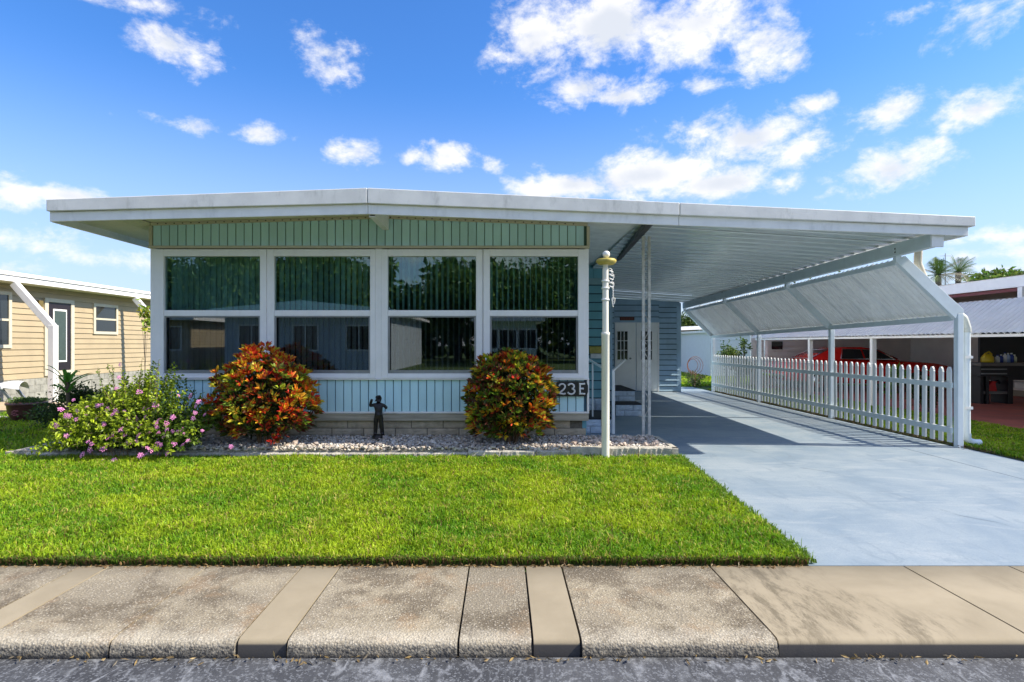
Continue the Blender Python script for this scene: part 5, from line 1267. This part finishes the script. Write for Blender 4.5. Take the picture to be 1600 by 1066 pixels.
# red classic car parked across the carport
def car():
    t = thing('parked_car', (0, 0, 0), 'red classic coupe with chrome window trim parked in the neighbour carport', 'car')
    # x: length (rear at 0), y: half width, z
    secs = [(0.0,.70,.42,.74),(.12,.82,.34,.86),(.6,.88,.30,.93),(1.15,.90,.28,.96),(1.9,.90,.26,.94),(2.9,.90,.26,.92),(3.5,.88,.28,.90),(4.3,.86,.30,.86),(4.65,.80,.36,.80),(4.72,.70,.44,.70)]
    def ring(x, w, z0_, z1_):
        return [(x,-w*.86,z0_),(x,-w,z0_+.12),(x,-w,(z0_+z1_)/2+.05),(x,-w*.93,z1_-.03),(x,-w*.80,z1_),(x,0,z1_+.025),(x,w*.80,z1_),(x,w*.93,z1_-.03),(x,w,(z0_+z1_)/2+.05),(x,w,z0_+.12),(x,w*.86,z0_)]
    b = MB(); k = 11; vs = [v for s_ in secs for v in ring(*s_)]
    fs = [(i*k+j, i*k+(j+1)%k, (i+1)*k+(j+1)%k, (i+1)*k+j) for i in range(len(secs)-1) for j in range(k)] + [tuple(range(k)), tuple(reversed(range((len(secs)-1)*k, len(secs)*k)))]
    b.add(vs, fs, True); body = b.build('body', car_red, t)
    # cabin with sloping rear roof
    cab = [(.75,.74,.95,.96),(1.35,.70,.95,1.24),(1.75,.66,.95,1.325),(2.35,.66,.95,1.33),(2.75,.68,.95,1.27),(3.35,.78,.93,.95)]
    b = MB(); vs = []
    for x_, w, z0_, z1_ in cab: vs += [(x_, -w - .10, z0_), (x_, -w + .02, z1_ - .04), (x_, -w * .75, z1_), (x_, w * .75, z1_), (x_, w - .02, z1_ - .04), (x_, w + .10, z0_)]
    fs = [(i*6+j, i*6+j+1, (i+1)*6+j+1, (i+1)*6+j) for i in range(5) for j in range(5)]; b.add(vs, fs, True); b.build('roof', car_red, t)
    for sy in (-1, 1):
        y = sy * .815
        MB().add([(1.62, sy*.83, .99), (2.25, sy*.83, .99), (2.22, sy*.70, 1.25), (1.72, sy*.70, 1.26)], [(0,1,2,3)]).build('side_window', glass_dark, t)
        MB().add([(2.30, sy*.83, .99), (3.08, sy*.85, .98), (2.72, sy*.715, 1.22), (2.27, sy*.70, 1.25)], [(0,1,2,3)]).build('side_window', glass_dark, t)
        MB().tube([(1.60, sy*.835, .98), (3.12, sy*.86, .97), (2.74, sy*.715, 1.24), (1.70, sy*.70, 1.275), (1.60, sy*.835, .98)], .013, 5).build('window_trim', chrome, t)
        for wx in (.95, 3.75):
            w = MB(); w.lathe([(.0,-.1),(.30,-.1),(.32,-.07),(.32,.07),(.30,.1),(.0,.1)], (0, 0, 0), 20); o = w.build('wheel', rubber, t)
            w = MB(); w.lathe([(.0,.0),(.10,.02),(.19,.0),(.20,-.02)], (0, 0, 0), 16); o2 = w.build('rim', chrome, o); o2.location = (0, 0, -.105 * sy)
            o.rotation_euler = (R(90), 0, 0); o.location = (wx, sy * .80, .32)
    MB().add([(.82,-.62,.985),(.82,.62,.985),(1.33,.55,1.235),(1.33,-.55,1.235)], [(0,1,2,3)]).build('rear_window', glass_dark, t)
    MB().tube([(.80,-.64,.985),(.80,.64,.985),(1.35,.57,1.25),(1.35,-.57,1.25),(.80,-.64,.985)], .014, 5).build('window_trim', chrome, t)
    MB().add([(2.80,-.55,1.262),(2.80,.55,1.262),(3.32,.68,.975),(3.32,-.68,.975)], [(0,1,2,3)]).build('windscreen', glass_dark, t)
    MB().box(-.08,-.78,.42,.03,.78,.52).build('bumper', chrome, t, .02); MB().box(4.66,-.76,.40,4.78,.76,.50).build('bumper', chrome, t, .02)
    for sy in (-1, 1):
        for dy in (.45, .55, .65): MB().box(-.02, sy*dy - .035, .58, .02, sy*dy + .035, .72).build('tail_light', pm('red_lens', (.3,.01,.01), .2), t)
        MB().lathe([(0,.0),(.08,.0),(.09,-.02)], (0,0,0), 12).build('headlight', chrome, t).location = (4.70, sy*.6, .62)
    t.location = (PX(1218, 18.2), 18.6, .03); t.rotation_euler = (0, 0, R(-4)); t.scale = (1.04, 1.04, 1.04)
    return t
car()
# hedge of neighbour plants in front of the car
leafy('garden_shrub', (PX(1448, 12.5), 12.5, .45), (.35, .3, .5), 1200, .07, G2, 'dark leafy shrub behind the near part of the picket fence', 'shrub', 0, .03, seed=21)
leafy('garden_shrub', (PX(1396, 12.5), 12.5, .70), (.22, .2, .40), 380, .14, [(.16,.30,.03), (.10,.2,.02)], 'bright green leafy plant standing before the red car', 'shrub', 0, .02, seed=22, lumps=5)
leafy('flowering_shrub', (PX(1155, 19.5), 19.6, .95), (.62, .5, .62), 2600, .09, G3 + [(.2,.28,.04)], 'round green shrub behind the far part of the picket fence', 'shrub', 0, .04, seed=23)
for i, (px, py, lab) in enumerate([(1133, 548, 'leggy thin shrub with few leaves, nearest the far fence post'), (1162, 540, 'leggy thin shrub rising above the round green shrub')]):
    leafy('leggy_shrub', (PX(px, 19.4), 19.3, PZ(py, 19.4)), (.25, .2, .4), 170, .10, G1, lab, 'shrub', .6, .02, seed=30 + i, lumps=6)
leafy('garden_shrub', (PX(1092, 20), 20.5, .25), (.5, .4, .3), 900, .07, [(.25,.22,.16), (.08,.14,.03), (.14,.2,.05)], 'low sparse shrub behind the left end of the fence', 'shrub', 0, .02, seed=33)
wr = thing('wire_trellis', (PX(1086, 20.2), 20.2, 0), 'thin rusty wire hoops standing in the back yard', 'trellis')
for k in range(3): MB().tube([(PX(1086, 20.2) + (.28 - .05 * k) * math.cos(a), 20.2 + k * .12, .75 + (.32 - .05 * k) * math.sin(a)) for a in np.linspace(0, 2 * math.pi, 18)], .008, 5).build('hoop', pm('rust', (.25,.08,.04), .8), wr)
MB().tube([(PX(1086, 20.2), 20.2, 0), (PX(1086, 20.2), 20.2, .5)], .01, 5).build('stake', pm('rust', (.25, .08, .04)), wr)

# back yard buildings
bh_ = thing('back_home', (10.5, 31, 0), 'taupe lap sided home with white window, behind the back yard grass', 'house')
BY = 31.0; B(PX(1040, BY), BY, -.02, PX(1104, BY), BY + 8, PZ(517, BY)).build('wall', taupe_sid, bh_)
lap_x(BY, PX(1040, BY), PX(1101, BY), .15, PZ(518, BY), 11, taupe_sid, 'siding', bh_, t=.04)
B(PX(1101, BY), BY - .06, 0, PX(1104.5, BY), BY + .2, PZ(518, BY)).build('corner_trim', white, bh_)
MB().prism([(PX(1035, BY), PZ(517.5, BY)), (PX(1107, BY), PZ(514.5, BY)), (PX(1107, BY), PZ(509, BY)), (PX(1035, BY), PZ(512, BY))], 'y', BY - .4, BY + 8.3).build('roof', white_metal, bh_)
wf = MB(); wx0, wx1, wz0, wz1 = PX(1060, BY), PX(1091, BY), PZ(551, BY), PZ(531, BY); w = .06
wf.box(wx0, BY - .09, wz0, wx0 + w, BY - .03, wz1); wf.box(wx1 - w, BY - .09, wz0, wx1, BY - .03, wz1); wf.box(wx0 + w, BY - .09, wz0, wx1 - w, BY - .03, wz0 + w); wf.box(wx0 + w, BY - .09, wz1 - w, wx1 - w, BY - .03, wz1); wf.box((wx0+wx1)/2 - .03, BY - .088, wz0 + w, (wx0+wx1)/2 + .03, BY - .03, wz1 - w)
wf_o = wf.build('window', white, bh_); B(wx0 + w, BY - .055, wz0 + w, wx1 - w, BY - .045, wz1 - w).build('pane', glass_dark, wf_o)
WY = 26.0
wh_ = thing('white_shed', (PX(1140, WY), WY, 0), 'white lap sided building behind the far end of the fence', 'shed')
B(PX(1110, WY), WY, 0, PX(1230, WY), WY + 5, PZ(520, WY)).build('wall', white_sid, wh_); lap_x(WY, PX(1110, WY), PX(1230, WY), .1, PZ(521, WY), 12, white_sid, 'siding', wh_, t=.03)
MB().prism([(PX(1106, WY), PZ(520, WY) + .003), (PX(1232, WY), PZ(518, WY)), (PX(1232, WY), PZ(513, WY)), (PX(1106, WY), PZ(516, WY))], 'y', WY - .2, WY + 5.2).build('roof', white_metal, wh_)
# trees behind
leafy('broadleaf_tree', (PX(1085, 38), 38, 2.55), (1.6, 1.5, 1.3), 3200, .20, G1 + G3, 'small tree seen above the taupe back home roof', 'tree', 1.5, .12, seed=41)
leafy('broadleaf_tree', (PX(1320, 34), 34, 4.3), (3.6, 2, 1.5), 7000, .26, G2 + G1, 'wide dark tree showing in the gap below the carport beam', 'tree', 3, .2, seed=42, lumps=14)
leafy('broadleaf_tree', (PX(1575, 30), 30, 4.75), (2.6, 2, .75), 3600, .28, G3 + [(.14,.32,.03)], 'bright green tree crown above the right neighbour roof', 'tree', 3, .16, seed=43, lumps=12)
def palm(px, py, d, s, seed, label):
    rs = random.Random(seed); c = P(px, py, d); t = thing('palm_tree', (c.x, c.y, 0), label, 'palm tree')
    MB().tube([(c.x, c.y, 0), (c.x + .05, c.y, c.z * .5), (c.x, c.y, c.z)], [.16, .13, .12], 10).build('trunk', bark, t)
    for k in range(20):
        az_ = rs.random() * 2 * math.pi; el = rs.uniform(-.35, 1.5); L = s * rs.uniform(.95, 1.35); b = MB(); pts = []
        for j in range(9):
            u = j / 8; pts.append(Vector((math.cos(az_) * math.cos(el) * L * u, math.sin(az_) * math.cos(el) * L * u, math.sin(el) * L * u - .30 * L * u * u)) + c)
        vs, fs = [], []
        for j in range(1, 9):
            tg = (pts[j] - pts[j-1]).normalized(); sd = tg.cross(Vector((0, 0, 1))).normalized()
            for sg_ in (-1, 1):
                for q_ in range(2):
                    p0 = pts[j-1].lerp(pts[j], q_ / 2); ll = s * .38 * math.sin(math.pi * min(1, (j + q_ / 2) / 9.2 + .05)); e = p0 + sd * sg_ * ll + tg * ll * .55 + Vector((0, 0, -.3 * ll)); n0 = len(vs)
                    vs += [p0, p0 + tg * .028 * s, e]; fs.append((n0, n0 + 1, n0 + 2))
        b.add(vs, fs); b.tube(pts, [.02 * s * (1 - j / 10) for j in range(9)], 4)
        fo = b.build('frond', frond_m if rs.random() > (.25 if el > -.1 else .8) else frond_dry, t, fix=False)
    return t
frond_m = pm('palm_frond', (.12,.20,.03), .5, var=.35, vs=2); frond_dry = pm('dry_palm_frond', (.36,.32,.24), .8, var=.3, vs=2)
palm(1466, 430, 27, 1.1, 5, 'feathery palm crown with drooping dry fronds, behind the downspout'); palm(1497, 425, 28, 1.0, 6, 'rounder palm crown, right one of the two above the neighbour roof')
ant = thing('antenna_mast', (PX(1477, 32), 32, 0), 'thin antenna mast rising between the two palms', 'mast'); MB().tube([(PX(1477, 32), 32, 0), (PX(1477, 32), 32, PZ(396, 32))], [.05, .02], 6).build('mast', alu, ant); MB().tube([(PX(1477, 32) - .3, 32, PZ(400, 32)), (PX(1477, 32) + .3, 32, PZ(400, 32))], .012, 5).build('crossbar', alu, ant)

# ------------------------------------------------------------------ across the street (seen mirrored in the windows)
def across(name, x0, x1, y, dep, hw, mat, label, roofm=white_metal, pk_=.5):
    t = thing(name, ((x0 + x1) / 2, y, 0), label, 'house')
    B(x0, y - dep, -.1, x1, y, hw).build('wall', mat, t); lap_x(y, x0, x1, .4, hw, 14, mat, 'siding', t, 1, .03); lap_y(x1, y - dep, y, .4, hw, 14, mat, 'siding', t, 1, .03)
    xm = (x0 + x1) / 2; MB().prism([(x0 - .6, hw + .002), (x1 + .6, hw + .002), (x1 + .6, hw + .18), (xm, hw + .18 + pk_), (x0 - .6, hw + .18)], 'y', y - dep - .5, y + .8).build('roof', roofm, t)
    for k in range(3):
        xc = x0 + (x1 - x0) * (k + .5) / 3; f = MB(); f.box(xc - .75, y + .02, 1.1, xc + .75, y + .06, 1.18); f.box(xc - .75, y + .02, 2.5, xc + .75, y + .06, 2.58); f.box(xc - .75, y + .02, 1.18, xc - .67, y + .06, 2.5); f.box(xc + .67, y + .02, 1.18, xc + .75, y + .06, 2.5); f.box(xc - .03, y + .02, 1.18, xc + .03, y + .055, 2.5)
        fo = f.build('window', white, t); B(xc - .67, y + .032, 1.18, xc + .67, y + .04, 2.5).build('pane', glass_dark, fo)
    return t
across('street_home', -15.5, -6.5, -15, 14, 3.2, pm('grey_blue_siding', (.50,.56,.62), .5), 'grey blue home with gable roof across the street')
across('street_home', -26, -18.5, -17, 12, 2.9, beige_sid, 'beige home across the street at the far left')
across('street_home', -1.6, 2.4, -24, 16, 3.1, green_sid, 'pale green sided home across the street opposite the lamp post')
trees = [(-30,-34,13,5.5),(-22.5,-33,12.5,5),(-16,-36,13.5,4.8),(-4.2,-37,11,4.2),(2.5,-34,12.5,4.6),(8.5,-36,13,5),(15,-33,12.5,5),(24,-35,13,5.5)]
tl = ['farthest left','second from the left','tall, behind the grey blue home','slender, right of the sky gap','rounded, behind the pale green home','broad, right of the pale green home','second from the right','farthest right']
for i, (x, y, h, r) in enumerate(trees):
    h *= .84; leafy('oak_tree', (x, y, h * .55), (r, 4, h * .45), 9000, .46, GB, 'big oak across the street, ' + tl[i], 'tree', 3, .4, 'oaks across the street', 60 + i, 16)

def wood(name, x0, x1, y, h, seed, label, n=9000):
    rs = np.random.RandomState(seed); X = rs.rand(n) * (x1 - x0) + x0
    top = np.array([h * (.86 + .3 * mnoise.noise(Vector((x * .22, seed, 0)))) for x in X]); Pn = np.stack([X, y + rs.randn(n) * 1.6, rs.rand(n) ** .8 * top], 1)
    C = A(GB)[rs.randint(0, 4, n)] * (.6 + .6 * rs.rand(n, 1))
    tag(leaves(name, Pn, rs.randn(n, 3), 1.0 + .5 * rs.rand(n), .62, C, leaf_a), label, kind='stuff')
wood('distant_wood', -75, -11.8, -46, 12, 71, 'dense wood behind the homes across the street, left part'); wood('distant_wood', -12, -7.5, -46, 8, 72, 'lower stretch of wood across the street', 900); wood('distant_wood', -8, 70, -46, 11.5, 73, 'dense wood behind the homes across the street, right part', 11000)
